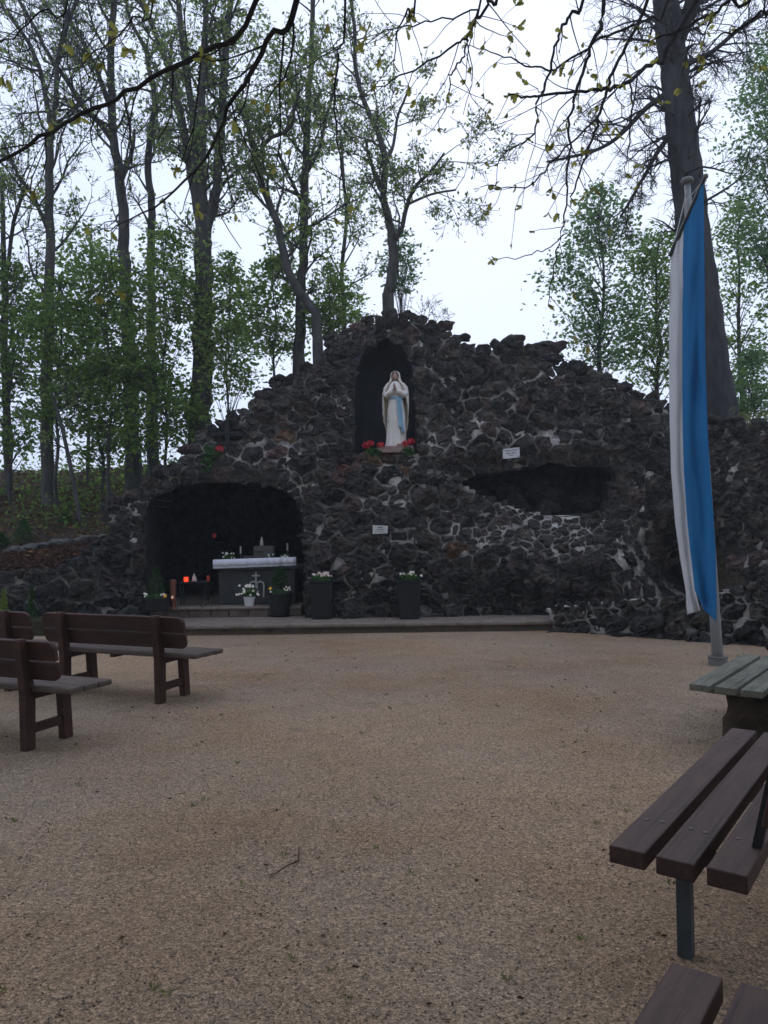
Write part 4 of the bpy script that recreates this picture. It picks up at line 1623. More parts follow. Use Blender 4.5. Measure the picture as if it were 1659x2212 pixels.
sh = Vector((at(420, 1256, 12.75).x, 12.75, at(420, 1256, 12.75).z))
ts = thing('votive_table', 'low dark iron votive table on the cave floor', 'table', (sh.x, sh.y, UZ))
MB().box(sh.x, sh.y, sh.z - 0.012, 0.46, 0.26, 0.024).build('top', M['iron'], ts)
for dx in (-0.2, 0.2):
    for dy in (-0.1, 0.1):
        MB().tube([Vector((sh.x + dx, sh.y + dy, UZ)), Vector((sh.x + dx, sh.y + dy, sh.z - 0.02))], [0.012, 0.012], 6).build('leg', M['iron'], ts)
p = Vector((at(402, 1252, 12.7).x, 12.7, sh.z + 0.002))
v1 = thing('votive_candle', 'brightly glowing red votive candle on the iron table', 'candle', p)
MB().lathe(p.x, p.y, [(0.030, p.z), (0.036, p.z + 0.02), (0.036, p.z + 0.075), (0.030, p.z + 0.075)], 14).build('glass', M['red_glass'], v1)
p = Vector((at(450, 1252, 12.72).x, 12.72, sh.z + 0.002))
v2 = thing('votive_candle', 'unlit dark red votive candle at the end of the iron table', 'candle', p)
MB().lathe(p.x, p.y, [(0.026, p.z), (0.028, p.z + 0.09), (0.022, p.z + 0.09)], 14).build('glass', M['red_glass_dim'], v2)
p = Vector((at(420, 1252, 12.72).x, 12.72, sh.z + 0.002))
v3 = thing('statuette', 'cream mother and child figurine beside the red votive candle', 'figurine', p)
MB().loft(rings_from([(p.x, p.y, p.z, 0.04, 0.03, 0.06), (p.x, p.y, p.z + 0.04, 0.036, 0.028, 0.05), (p.x - 0.004, p.y, p.z + 0.08, 0.026, 0.02, 0), (p.x - 0.004, p.y, p.z + 0.095, 0.012, 0.012, 0)], 14, nf=5)).build('robe', M['veil'], v3, smooth=True)
MB().ball((p.x - 0.004, p.y, p.z + 0.108), 0.016, 0.016, 0.019).ball((p.x + 0.022, p.y - 0.018, p.z + 0.075), 0.012, 0.012, 0.014).build('head', M['veil'], v3, smooth=True)

b = Vector((at(374, 1300, 12.2).x, 12.2, UZ))
ct = thing('copper_lamp', 'shiny copper coloured lamp tube standing at the cave entrance', 'lamp', b)
zt = at(374, 1252, 12.2).z
MB().lathe(b.x, b.y, [(0.06, b.z), (0.06, b.z + 0.02), (0.05, b.z + 0.03), (0.05, zt - 0.02), (0.044, zt), (0.036, zt)], 20).build('tube', M['copper'], ct, smooth=False)
MB().ball((b.x, b.y - 0.045, b.z + 0.19), 0.02, 0.02, 0.028).build('flame', emit_material('pink_highlight', (1.0, 0.5, 0.35), 0.25, (0.9, 0.6, 0.4)), ct)  # glowing ball on the front imitates the copper's pinkish highlight

b = Vector((at(443, 1305, 12.5).x, 12.5, UZ))
cs = thing('candle_stand', 'thin twisted iron candle stand on three feet beside the altar', 'candle stand', b)
zt = at(443, 1256, 12.5).z
MB().lathe(b.x, b.y, [(0.012, b.z + 0.08), (0.018, b.z + 0.12), (0.010, b.z + 0.16), (0.018, b.z + 0.22), (0.010, b.z + 0.26), (0.012, zt - 0.03), (0.03, zt - 0.02), (0.03, zt)], 10).build('stem', M['iron'], cs)
for a in (0.4, 2.5, 4.6):
    MB().tube([Vector((b.x, b.y, b.z + 0.10)), Vector((b.x + 0.05 * math.cos(a), b.y + 0.05 * math.sin(a), b.z + 0.07)), Vector((b.x + 0.11 * math.cos(a), b.y + 0.11 * math.sin(a), b.z + 0.005))], [0.01, 0.01, 0.012], 6).build('foot', M['brass_dull'], cs)


# ---------------------------------------------------------------- plaques
def plaque(name, label, corners, Y, mat, lines, inkmat, screws=True, curl=0.0):
    tl_, tr_, br_, bl_ = [at(x, y, Y) for x, y in corners]
    t = thing(name, label, 'plaque', (tl_ + br_) / 2)
    mb = MB()
    n = 10
    rings = []
    for i in range(n + 1):
        u = i / n
        a, b = tl_.lerp(tr_, u), bl_.lerp(br_, u)
        c = -curl * math.sin(u * math.pi) + 0.004 * curl
        rings.append([(a.x, a.y + c, a.z), (a.x, a.y + c + 0.012, a.z), (b.x, b.y + c + 0.012, b.z), (b.x, b.y + c, b.z)])
    mb.loft(rings)
    mb.build('plate', mat, t)
    mb = MB()
    for (v, words) in lines:
        for (u0, u1, hgt) in words:
            k = max(1, int((u1 - u0) / 0.035))
            for q in range(k):
                ua = u0 + (u1 - u0) * q / k
                ub = ua + (u1 - u0) / k * 0.82
                hh = hgt * random.choice((0.7, 0.8, 1.0))
                a = tl_.lerp(tr_, ua).lerp(bl_.lerp(br_, ua), v)
                b = tl_.lerp(tr_, ub).lerp(bl_.lerp(br_, ub), v)
                c = -curl * math.sin(ua * math.pi) - 0.0015
                H_ = (tl_.z - bl_.z) * hh
                mb.prism([(a.x, a.z), (b.x, b.z), (b.x, b.z + H_), (a.x, a.z + H_)], a.y + c - 0.001, a.y + c + 0.001)
    mb.build('lettering', inkmat, t)
    if screws:
        for u, v in ((0.06, 0.09), (0.93, 0.09), (0.93, 0.91), (0.06, 0.91)):
            a = tl_.lerp(tr_, u).lerp(bl_.lerp(br_, u), v)
            MB().ball((a.x, a.y - 0.003, a.z), 0.008, 0.004, 0.008).build('screw', M['bolt'], t)
    return t


Yp = D(1105, 978) - 0.20
plaque('plaque', 'white plaque with three lines of script screwed on above the dark recess', [(1086, 970), (1122.5, 966), (1122.5, 988), (1086.5, 991.5)], Yp, M['plaque_white'],
       [(0.27, [(0.15, 0.38, .12), (0.41, 0.53, .10), (0.58, 0.86, .12)]), (0.54, [(0.22, 0.47, .11), (0.51, 0.77, .11)]), (0.76, [(0.38, 0.60, .10)])], M['ink'])
Yp = D(820, 1143) - 0.20
plaque('paper_sign', 'weathered white paper sign with three faint lines on the rocks', [(805, 1134), (838, 1136), (837, 1152), (805, 1153.5)], Yp, M['paper'],
       [(0.33, [(0.34, 0.66, .15)]), (0.60, [(0.28, 0.45, .13), (0.50, 0.72, .13)]), (0.82, [(0.2, 0.8, .07)])], M['ink'], False, 0.006)
black_plaque = plaque('plaque', 'small black plaque below the paper sign', [(845, 1151), (878.5, 1150.5), (879, 1166.5), (845.5, 1167)], D(862, 1160) - 0.25, M['plaque_black'],
       [(0.28, [(0.62, 0.86, .06)]), (0.52, [(0.6, 0.88, .06)]), (0.72, [(0.64, 0.86, .06)])], M['brass_dull'], False)


fa_, fb_ = at(842, 1147.5, D(862, 1160) - 0.24), at(882, 1170, D(862, 1160) - 0.24)
MB().box((fa_.x + fb_.x) / 2, fa_.y + 0.03, (fa_.z + fb_.z) / 2, fb_.x - fa_.x, 0.06, fa_.z - fb_.z).build('cement_surround', M['mortar'], black_plaque)


# ---------------------------------------------------------------- wooden benches on the left
def rounded_plank(mb, x0, x1, z0, z1, y0, y1, r0, r1, r2, r3):
    """plank in the xz plane with corner radii: bottom-left, bottom-right, top-right, top-left"""
    poly = []
    for (cx, cz, r, a0) in ((x0 + r0, z0 + r0, r0, math.pi), (x1 - r1, z0 + r1, r1, 1.5 * math.pi), (x1 - r2, z1 - r2, r2, 0), (x0 + r3, z1 - r3, r3, 0.5 * math.pi)):
        for q in range(5):
            a = a0 + (math.pi / 2) * q / 4
            poly.append((cx + r * math.cos(a), cz + r * math.sin(a)))
    mb.prism(poly, y0, y1)


def make_bench(label, loc, rotz):
    t = thing('wooden_bench', label, 'bench', loc, rotz, 'red brown wooden benches facing the grotto')
    for s in (-1, 1):
        x = s * 0.55
        # rear post: straight to the seat, then leaning back
        prof = [(0.00, 0.0), (0.085, 0.0), (0.085, 0.40), (0.0, 0.80), (-0.05, 0.80), (-0.055, 0.78), (-0.01, 0.40)]
        mb = MB()
        b0 = len(mb.v)
        for dx in (-0.0325, 0.0325):
            for y, z in prof:
                mb.v.append((x + dx, y, z))
        n = len(prof)
        mb.f.append(tuple(range(n)))
        mb.f.append(tuple(range(n, 2 * n))[::-1])
        for k in range(n):
            k2 = (k + 1) % n
            mb.f.append((k, n + k, n + k2, k2))
        mb.build('rear_post', M['wood_red'], t, local=True, bevel=0.006)
        mb = MB()
        prof = [(0.36, 0.0), (0.445, 0.0), (0.415, 0.415), (0.325, 0.415)]
        for dx in (-0.0325, 0.0325):
            for y, z in prof:
                mb.v.append((x + dx, y, z))
        n = 4
        mb.f += [(0, 1, 2, 3), (7, 6, 5, 4)] + [(k, n + k, n + (k + 1) % n, (k + 1) % n) for k in range(4)]
        mb.build('leg', M['wood_red'], t, local=True, bevel=0.006)
        MB().box(x, 0.225, 0.145, 0.04, 0.30, 0.065).build('stretcher', M['wood_red'], t, local=True, bevel=0.004)
        MB().box(x, 0.225, 0.385, 0.045, 0.33, 0.055).build('seat_bearer', M['wood_red'], t, local=True, bevel=0.004)
    for k in range(3):
        mb = MB()
        mb.box(0, 0.115 + k * 0.147, 0.437 - 0.004 * k, 1.86, 0.137, 0.042)
        mb.build('seat_plank', M['wood_seat'], t, local=True, bevel=0.012)
    tilt = Matrix.Rotation(math.radians(12), 3, 'X')
    for z0, z1, rad in ((0.50, 0.635, (0.055, 0.055, 0.008, 0.008)), (0.647, 0.79, (0.008, 0.008, 0.065, 0.065))):
        mb = MB()
        rounded_plank(mb, -0.82, 0.82, z0, z1, 0.0, 0.036, *rad)
        pv = Vector((0, 0.085, 0.40))
        mb.v = [tuple(tilt @ (Vector(v) - Vector((0, 0, 0.40))) + pv) for v in mb.v]
        mb.build('back_plank', M['wood_red'], t, local=True, bevel=0.006)
    mb = MB()
    for x in (-0.55, 0.55):
        for z in (0.6, 0.72):
            mb.ball((x, 0.05 - (z - 0.4) * 0.2, z), 0.008, 0.008, 0.008, 6, 4)
    MB().box(0, 0.24, 0.405, 0.05, 0.38, 0.03).build('middle_batten', M['wood_red'], t, local=True)
    return t


BR = math.radians(-22)


def bench_at(rear_right_foot, label, rot):
    d = Vector((math.cos(rot), math.sin(rot), 0))
    return make_bench(label, rear_right_foot - d * 0.55, rot)


fa = gnd(340, 1523)
fa.z = 0
bench_at(fa, 'red brown bench nearest the altar steps, in full view with four legs', BR)
fb = fa + Vector((math.cos(BR), math.sin(BR), 0)) * -1.78 + Vector((math.sin(-BR), math.cos(BR), 0)) * -0.03
bench_at(fb, 'red brown bench end standing beside the bench nearest the altar steps', BR)
fc = gnd(50, 1624)
fc.z = 0
bench_at(fc, 'red brown bench in the second row, behind the bench nearest the altar steps', BR)


# ---------------------------------------------------------------- slatted benches on the right
def plank_bench(name, label, near_corner, ang, L, zt, n, w, gap, th, mat, legs, cat='bench'):
    """near_corner: outer end corner of the first plank; planks run along ang"""
    t = thing(name, label, cat, (near_corner.x, near_corner.y, 0), 0)
    d = Vector((math.sin(ang), math.cos(ang), 0))
    r = Vector((math.cos(ang), -math.sin(ang), 0))
    t.rotation_euler = (0, 0, math.atan2(d.y, d.x))
    # local: x along plank, -y to the right
    for k in range(n):
        j = random.uniform(-0.012, 0.012) if k else 0
        y0 = -(k * (w + gap))
        mb = MB()
        rings = []
        m = 8
        sag = random.uniform(-0.004, 0.004)
        for i in range(m + 1):
            x = j + (L + random.uniform(-.002, .002)) * i / m
            z = zt + sag * math.sin(i / m * math.pi)
            rings.append([(x, y0, z), (x, y0, z - th), (x, y0 - w, z - th), (x, y0 - w, z)])
        mb.loft(rings)
        o = mb.build('seat_plank', mat, t, local=True, bevel=0.005)
        if legs == 'steel':
            for bx in (0.30, L - 0.30):
                for by in (0.3, 0.72):
                    MB().ball((bx + random.uniform(-.01, .01), y0 - w * by, zt + 0.001), 0.011, 0.011, 0.004, 8, 4).build('bolt', M['bolt'], o, local=True)
    depth = n * w + (n - 1) * gap
    if legs == 'steel':
        for bx in (0.27, L - 0.30):
            MB().box(bx, -depth * 0.5, zt - th - 0.021, 0.05, depth - 0.04, 0.04).build('cross_bar', M['steel_blue'], t, local=True)
            for by in (0.40,):
                MB().box(bx, -depth * by, (zt - th - 0.04) / 2, 0.05, 0.05, zt - th - 0.04).build('leg', M['steel_blue'], t, local=True, bevel=0.004)
            mb = MB()
            mb.box(bx, -depth - 0.015, zt + 0.16, 0.045, 0.03, 0.55, Matrix.Rotation(math.radians(12), 3, 'X'))
            mb.build('back_bracket', M['steel_black'], t, local=True)
        for k in range(2):
            mb = MB()
            mb.box(L / 2, -depth - 0.075 - 0.035 * k, zt + 0.22 + 0.16 * k, L, 0.04, 0.12, Matrix.Rotation(math.radians(12), 3, 'X'))
            mb.build('back_plank', mat, t, local=True, bevel=0.005)
    else:
        for bx, rr in ((0.34, 0.34), (L - 0.42, 0.34)):
            V, Fc = boulder_geo(Vector((bx, -depth / 2, (zt - th) * 0.46)), rr, (0.85, 1.15, 0.92))
            V = [(bx + max(-0.17, min(0.17, x - bx)), -depth / 2 + max(-0.25, min(0.25, y + depth / 2)), z) for x, y, z in V]
            V = [(x + 0.02 * noise.noise(Vector((x, y, z)) * 9), y + 0.02 * noise.noise(Vector((z, x, y)) * 9), z) for x, y, z in V]
            V = [(x, y, min(z, zt - th - 0.002) if z > 0 else z) for x, y, z in V]
            mesh_obj('stone_support', V, Fc, M['boulder'], t, local=True)
            MB().box(bx, -depth / 2, zt - th - 0.03, 0.16, depth * 0.9, 0.056).build('bearer', M['wood_grey'], t, local=True)
    return t


ANG = math.radians(36.3)
c1 = gnd(1315, 1825, 0.45)
plank_bench('slatted_bench', 'dark plum plank bench on blue-grey steel legs, one whole plank end in view', Vector((c1.x, c1.y, 0)), ANG, 1.86, 0.45, 3, 0.122, 0.036, 0.06, M['wood_plum'], 'steel')
# second one: its far end is what shows; run it back towards the viewer
c2 = gnd(1451, 2076, 0.45)
d = Vector((math.sin(ANG), math.cos(ANG), 0))
c2n = c2 - d * 1.62
plank_bench('slatted_bench', 'plum brown plank bench whose end almost touches the steel-legged bench ahead', Vector((c2n.x, c2n.y, 0)), ANG, 1.62, 0.45, 3, 0.122, 0.036, 0.06, M['wood_plum'], 'steel')
c3 = gnd(1488, 1477, 0.45)
plank_bench('weathered_bench', 'pale lichen-grey plank bench resting on brown boulders near the flagpole', Vector((c3.x, c3.y, 0)), ANG + 0.03, 1.5, 0.45, 5, 0.135, 0.03, 0.045, M['wood_grey'], 'stone')

# ---------------------------------------------------------------- flagpole and banner
pbase = gnd(1551, 1437)
ptop = at(1484.5, 392, pbase.y - 0.05)
fp = thing('flagpole', 'tall tapering grey metal flagpole in a ground sleeve', 'flagpole', pbase)
n = 14
pts = [pbase.lerp(ptop, i / n) for i in range(n + 1)]
MB().tube(pts, [0.060 - 0.028 * i / n for i in range(n + 1)], 20).build('pole', M['alu'], fp, smooth=True)
MB().lathe(pbase.x, pbase.y, [(0.10, -0.02), (0.10, 0.085), (0.108, 0.09), (0.108, 0.10), (0.07, 0.102)], 24).build('sleeve', M['sleeve'], fp)
MB().lathe(ptop.x, ptop.y, [(0.035, ptop.z - 0.03), (0.065, ptop.z - 0.015), (0.07, ptop.z + 0.01), (0.055, ptop.z + 0.035), (0.02, ptop.z + 0.045)], 20).build('cap', M['sleeve'], fp, smooth=True)
# banner on a slanting crossbar
Yr, Yl = pbase.y - 0.55, pbase.y - 0.12
b_r, b_l = at(1521, 388, Yr), at(1447, 552, Yl)
bn = thing('banner', 'long white and blue striped banner hanging from the flagpole', 'flag', (pbase.x - 0.1, pbase.y - 0.3, 0.4))
MB().tube([b_l + (b_l - b_r) * 0.01, b_r + (b_r - b_l) * 0.03], [0.022, 0.022], 10).build('crossbar', M['steel_blue'], bn)
MB().ball(b_r + (b_r - b_l) * 0.04, 0.03).build('crossbar_knob', M['sleeve'], bn, smooth=True)
k1 = at(1478, 437, pbase.y - 0.08)
mb = MB()
for a, b_ in ((b_r, k1), (b_l.lerp(b_r, 0.05), k1), (k1, ptop), (k1, pbase.lerp(ptop, 0.72) + Vector((-0.06, -0.03, 0)))):
    mb.tube([a, (a + b_) / 2 + Vector((0, 0, -0.01)), b_], [0.006] * 3, 5)
mb.build('halyard', M['rope'], bn)
LEFT = [(1449, 552), (1446, 620), (1445, 700), (1445, 790), (1446, 870), (1448, 950), (1450, 1021), (1459, 1131), (1470, 1210), (1482, 1278), (1484, 1328)]
MID = [(1478, 487), (1476, 560), (1475.5, 640), (1475, 740), (1475, 830), (1475.5, 915), (1478, 1015), (1485, 1120), (1492, 1190), (1502, 1275), (1513, 1319)]
RIGHT = [(1520, 390), (1521, 480), (1522, 580), (1523, 700), (1525, 820), (1528.5, 915), (1534, 1020), (1541, 1110), (1546, 1190), (1548, 1290), (1548, 1342)]


def poly_at(line, t):
    f = t * (len(line) - 1)
    i = min(int(f), len(line) - 2)
    u = f - i
    return line[i][0] * (1 - u) + line[i + 1][0] * u, line[i][1] * (1 - u) + line[i + 1][1] * u


def cloth(name, A, B, ya, yb, mat, nu, seed, flare):
    rings = []
    nv = 90
    for i in range(nv + 1):
        t = i / nv
        ax, ay = poly_at(A, t)
        bx, by = poly_at(B, t)
        ring = []
        for q in range(nu + 1):
            u = q / nu
            x, y = ax + (bx - ax) * u, ay + (by - ay) * u
            Y = ya + (yb - ya) * u
            Y += 0.034 * math.sin(u * 7 + seed + t * 2.5) * min(1, t * 5 + 0.1) + 0.03 * noise.noise(Vector((u * 3, t * 9, seed))) + flare * max(0, t - 0.93) * math.sin(u * 9)
            p = at(x, y, Y)
            ring.append((p.x, p.y, p.z))
        rings.append(ring)
    mb = MB()
    mb.loft(rings, closed=False, cap=False)
    o = mb.build(name, mat, bn, smooth=True)
    o.modifiers.new('thick', 'SOLIDIFY').thickness = 0.003
    return o


Ym = b_l.lerp(b_r, 0.40).y
cloth('white_stripe', LEFT, MID, Yl, Ym, M['flag_white'], 16, 0.3, 0.9)
cloth('blue_stripe', [(x - 0.6, y) for x, y in MID[:-1]] + [(1521, 1318)], RIGHT, Ym - 0.004, Yr, M['flag_blue'], 26, 1.9, 0.4)


# ---------------------------------------------------------------- trees
def catmull(pts, rad, sub=4):
    P, R = [], []
    n = len(pts)
    for i in range(n - 1):
        p0, p1, p2, p3 = pts[max(0, i - 1)], pts[i], pts[i + 1], pts[min(n - 1, i + 2)]
        for q in range(sub):
            t = q / sub
            t2, t3 = t * t, t * t * t
            P.append(0.5 * ((2 * p1) + (p2 - p0) * t + (2 * p0 - 5 * p1 + 4 * p2 - p3) * t2 + (3 * p1 - p0 - 3 * p2 + p3) * t3))
            R.append(rad[i] + (rad[i + 1] - rad[i]) * t)
    P.append(pts[-1])
    R.append(rad[-1])
    return P, R


def rvec():
    return Vector((random.gauss(0, 1), random.gauss(0, 1), random.gauss(0, 1)))


class Tree:
    def __init__(s, name, label, cat='tree', group=None, base=None):
        s.root = thing(name, label, cat, base, 0, group)
        s.wood = MB()
        s.twig = MB()
        s.leaf = []

    def limb(s, px, Y, dy=0.0, n=10, jit=0.12):
        """px: (x, y, width) along the limb; dy: how far the end leans in depth"""
        m = len(px)
        pts = [at(x, y, Y + dy * i / max(1, m - 1)) for i, (x, y, w) in enumerate(px)]
        rad = [w * 0.5 * Y / F for x, y, w in px]
        P, R = catmull(pts, rad)
        Pj = [p + rvec() * (r * jit) for p, r in zip(P, R)]
        Pj[0] = P[0]
        s.wood.tube(Pj, R, n)
        return Pj, R

    def grow(s, p, d, L, r, lvl, par):
        n = max(2, min(7, int(L / par['seg'])))
        pts, rad = [p.copy()], [r]
        d = d.normalized()
        for i in range(n):
            d = (d + rvec() * par['wig'] + Vector((0, 0, par['up']))).normalized()
            p = p + d * (L / n)
            pts.append(p)
            rad.append(max(par['rmin'], r * (1 - 0.8 * (i + 1) / n)))
        (s.wood if lvl == 0 else s.twig).tube(pts, rad, 5 if lvl == 0 else 3, cap=False)
        if lvl < par['lv']:
            k = par['kids'][lvl]
            for j in range(k):
                t = random.uniform(0.2, 1.0)
                f = t * n
                i = min(int(f), n - 1)
                q = pts[i].lerp(pts[i + 1], f - i)
                tan = (pts[i + 1] - pts[i]).normalized()
                side = tan.cross(rvec()).normalized()
                a = random.uniform(0.45, 1.15)
                nd_ = tan * math.cos(a) + side * math.sin(a)
                s.grow(q, nd_, L * random.uniform(0.3, 0.6) * (1.15 - 0.4 * t), max(par['rmin'], rad[i] * 0.6), lvl + 1, par)
        if lvl >= par['leaf_from']:
            for j in range(par['leaves']):
                i = random.randint(0, n - 1)
                q = pts[i].lerp(pts[i + 1], random.random())
                s.leaf.append(q + rvec() * par['spread'])

    def sprout(s, P, R, t0, t1, k, L, par, bias=None):
        n = len(P)
        for j in range(k):
            t = t0 + (t1 - t0) * (j + random.random()) / k
            f = t * (n - 1)
            i = min(int(f), n - 2)
            q = P[i].lerp(P[i + 1], f - i)
            tan = (P[i + 1] - P[i]).normalized()
            side = tan.cross(rvec()).normalized()
            if bias is not None:
                side = (side + bias).normalized()
            a = random.uniform(0.6, 1.25)
            s.grow(q, tan * math.cos(a) + side * math.sin(a), L * random.uniform(0.5, 1.25), max(0.006, min(R[i] * 0.45, 0.035)), 0, par)

    def finish(s, bark, leafmat, size, **kw):
        s.wood.build('trunk', bark, s.root, smooth=True)
        if s.twig.v:
            tag(s.twig.build('branches', M['twig'], s.root), kind='stuff')
        if s.leaf:
            leaf_obj('crown', np.array([tuple(p) for p in s.leaf]), size, leafmat, s.root, **kw)
        return s.root


PAR = dict(seg=0.28, wig=0.22, up=0.10, rmin=0.0045, lv=2, kids=(7, 5), leaf_from=1, leaves=3, spread=0.06)
PAR_BARE = dict(PAR, leaves=1, kids=(8, 5))
PAR_LEAFY = dict(PAR, leaves=7, spread=0.10, up=0.03)


def wood_tree(name, label, limbs, Y, par, k, L, bark, leafmat, lsize, t0=0.25, base_y=None, group='slender trees on the bank behind the grotto'):
    b = at(limbs[0][0][0], limbs[0][0][1], Y)
    zb = hill(b.x, b.y)
    T = Tree(name, label, 'tree', group, Vector((b.x, b.y, min(b.z, zb))))
    for i, lm in enumerate(limbs):
        if i == 0 and b.z > zb - 0.1:
            w0 = lm[0][2]
            gpt = (lm[0][0], lm[0][1] + (b.z - zb + 0.15) / Y * F, w0 * 1.12)
            lm = [gpt] + list(lm)
        P, R = T.limb(lm, Y, 0.0 if i == 0 else random.uniform(-1.2, 1.2))
        ki = k if isinstance(k, int) else k[min(i, len(k) - 1)]
        T.sprout(P, R, t0 if i == 0 else 0.12, 1.0, ki, L, par)
    return T.finish(bark, leafmat, lsize)


FR, MIDL = M['leaf_fresh'], M['leaf_mid']
wood_tree('slender_tree', 'slender grey tree at the outer end of the bank, beyond the dark evergreens', [[(20, 1125, 19), (16, 950, 17), (10, 750, 14), (8, 560, 11), (4, 380, 9)], [(10, 640, 9), (30, 480, 8), (60, 400, 6)]], 17.0, PAR, 10, 1.5, M['bark'], FR, 0.085)
wood_tree('slender_tree', 'straight grey trunk on the bank that forks into two high limbs', [[(105, 1112, 30), (101, 980, 27), (101, 850, 25), (106, 700, 22), (108, 560, 20), (106, 430, 18), (108, 310, 16), (112, 270, 14)],
          [(112, 275, 13), (100, 215, 11), (86, 150, 10), (60, 90, 9), (10, 20, 7), (-20, -40, 6)], [(112, 275, 13), (120, 210, 11), (125, 130, 10), (140, 70, 9), (165, 0, 8), (185, -60, 7)], [(104, 500, 9), (70, 420, 8), (40, 380, 6), (5, 300, 5)]], 16.0, PAR_BARE, (8, 14, 14, 8), 1.7, M['bark'], FR, 0.085, 0.45)
wood_tree('slender_tree', 'grey tree sending one long limb sideways below its leader, beside the forked trunk', [[(288, 1010, 36), (282, 860, 32), (276, 720, 28), (270, 600, 25), (265, 480, 23), (258, 380, 21), (246, 310, 19), (242, 230, 17), (240, 120, 15), (246, 0, 13), (250, -60, 11)],
          [(244, 305, 14), (215, 265, 12), (180, 230, 11), (150, 180, 10), (112, 130, 9), (75, 60, 8), (30, -20, 7)], [(241, 240, 12), (215, 170, 11), (190, 110, 10), (150, 40, 8), (120, -40, 7)], [(260, 400, 9), (285, 330, 8), (290, 280, 6)]], 16.5, PAR_BARE, (12, 12, 12, 5), 1.7, M['bark'], FR, 0.085, 0.35)
wood_tree('slender_tree', 'thin wavy grey tree beside the great many-stemmed tree', [[(330, 1000, 26), (328, 850, 22), (327, 700, 19), (325, 560, 17), (328, 440, 16), (319, 370, 15), (328, 270, 14), (336, 225, 13), (322, 150, 11), (312, 100, 9), (280, 40, 8), (270, -40, 6)],
          [(336, 225, 10), (352, 190, 9), (365, 150, 8), (372, 80, 7)]], 17.5, PAR_BARE, (13, 7), 1.4, M['bark'], FR, 0.085, 0.3)
wood_tree('many_stemmed_tree', 'great tree with four upright stems rising from one thick trunk', [[(430, 930, 54), (434, 820, 46), (438, 700, 42), (440, 600, 40), (440, 520, 38), (441, 470, 34)],
          [(434, 490, 22), (418, 400, 20), (404, 310, 18), (384, 220, 16), (362, 140, 14), (335, 70, 12), (300, -10, 10), (285, -60, 8)], [(437, 470, 20), (428, 400, 18), (418, 280, 16), (405, 170, 14), (392, 70, 12), (380, -50, 10)],
          [(442, 470, 20), (438, 380, 18), (437, 260, 16), (440, 140, 14), (444, 40, 12), (448, -60, 10)], [(446, 490, 24), (464, 420, 22), (472, 340, 20), (480, 240, 18), (486, 140, 16), (494, 40, 13), (505, -60, 11)]],
          16.0, PAR, (6, 12, 12, 12, 14), 1.6, M['bark'], FR, 0.09, 0.5)
wood_tree('leaning_tree', 'crooked tree leaning away from the statue peak, with a looping side limb', [[(688, 800, 24), (684, 720, 22), (680, 675, 21), (655, 640, 20), (635, 610, 19), (618, 570, 18), (606, 510, 17), (590, 460, 16), (570, 410, 15), (556, 350, 14), (540, 290, 12), (525, 250, 10), (512, 225, 8)],
          [(556, 355, 10), (566, 320, 9), (585, 298, 8), (615, 285, 8), (632, 265, 7), (636, 235, 6), (650, 190, 5)], [(590, 460, 7), (560, 430, 6), (525, 385, 5), (500, 330, 4)]], 15.5, PAR, (14, 9, 5), 1.2, M['bark'], FR, 0.085, 0.3)
wood_tree('slender_tree', 'upright mossy tree standing just behind the leaning one', [[(643, 810, 28), (648, 720, 24), (652, 620, 21), (655, 520, 19), (658, 420, 18), (662, 320, 16), (666, 220, 14), (672, 120, 12), (676, 0, 10), (680, -60, 8)],
          [(660, 380, 8), (690, 320, 7), (705, 250, 6), (730, 170, 5)], [(657, 450, 8), (625, 380, 7), (600, 330, 6)]], 17.0, PAR, (20, 8, 7), 1.5, M['bark'], FR, 0.09, 0.25)
wood_tree('crooked_tree', 'crooked tree growing behind the peak of the grotto above the niche', [[(836, 690, 27), (842, 630, 24), (848, 570, 22), (848, 520, 20), (838, 470, 17), (828, 420, 15), (832, 360, 13), (822, 300, 12), (800, 250, 11), (780, 200, 10), (768, 140, 9), (766, 70, 8), (758, 0, 7), (750, -50, 6)],
          [(850, 525, 12), (868, 490, 10), (880, 440, 9), (900, 400, 8), (930, 370, 6), (960, 330, 4)], [(828, 410, 8), (800, 350, 7), (790, 300, 6)], [(832, 360, 8), (850, 310, 7), (860, 250, 6), (880, 200, 5)], [(884, 440, 6), (930, 420, 5), (985, 410, 4)]],
          14.8, dict(PAR_BARE, leaves=2), (16, 9, 6, 8, 6), 1.05, M['bark'], FR, 0.07, 0.35)
wood_tree('leaning_sapling', 'bare thin sapling slanting up from the mulch bed', [[(178, 1156, 11), (168, 1090, 10), (155, 1020, 9), (140, 950, 8), (125, 890, 7), (112, 850, 6)]], 14.6, PAR_BARE, 4, 0.7, M['bark'], FR, 0.08, 0.5)
# foliage of a broken snag beside the peak
wood_tree('slender_tree', 'young leafy tree between the leaning tree and the statue peak', [[(742, 760, 12), (744, 680, 11), (738, 590, 9), (748, 480, 8), (742, 380, 6), (735, 280, 4)]], 18.5, PAR, 16, 1.3, M['bark'], FR, 0.085, 0.1)


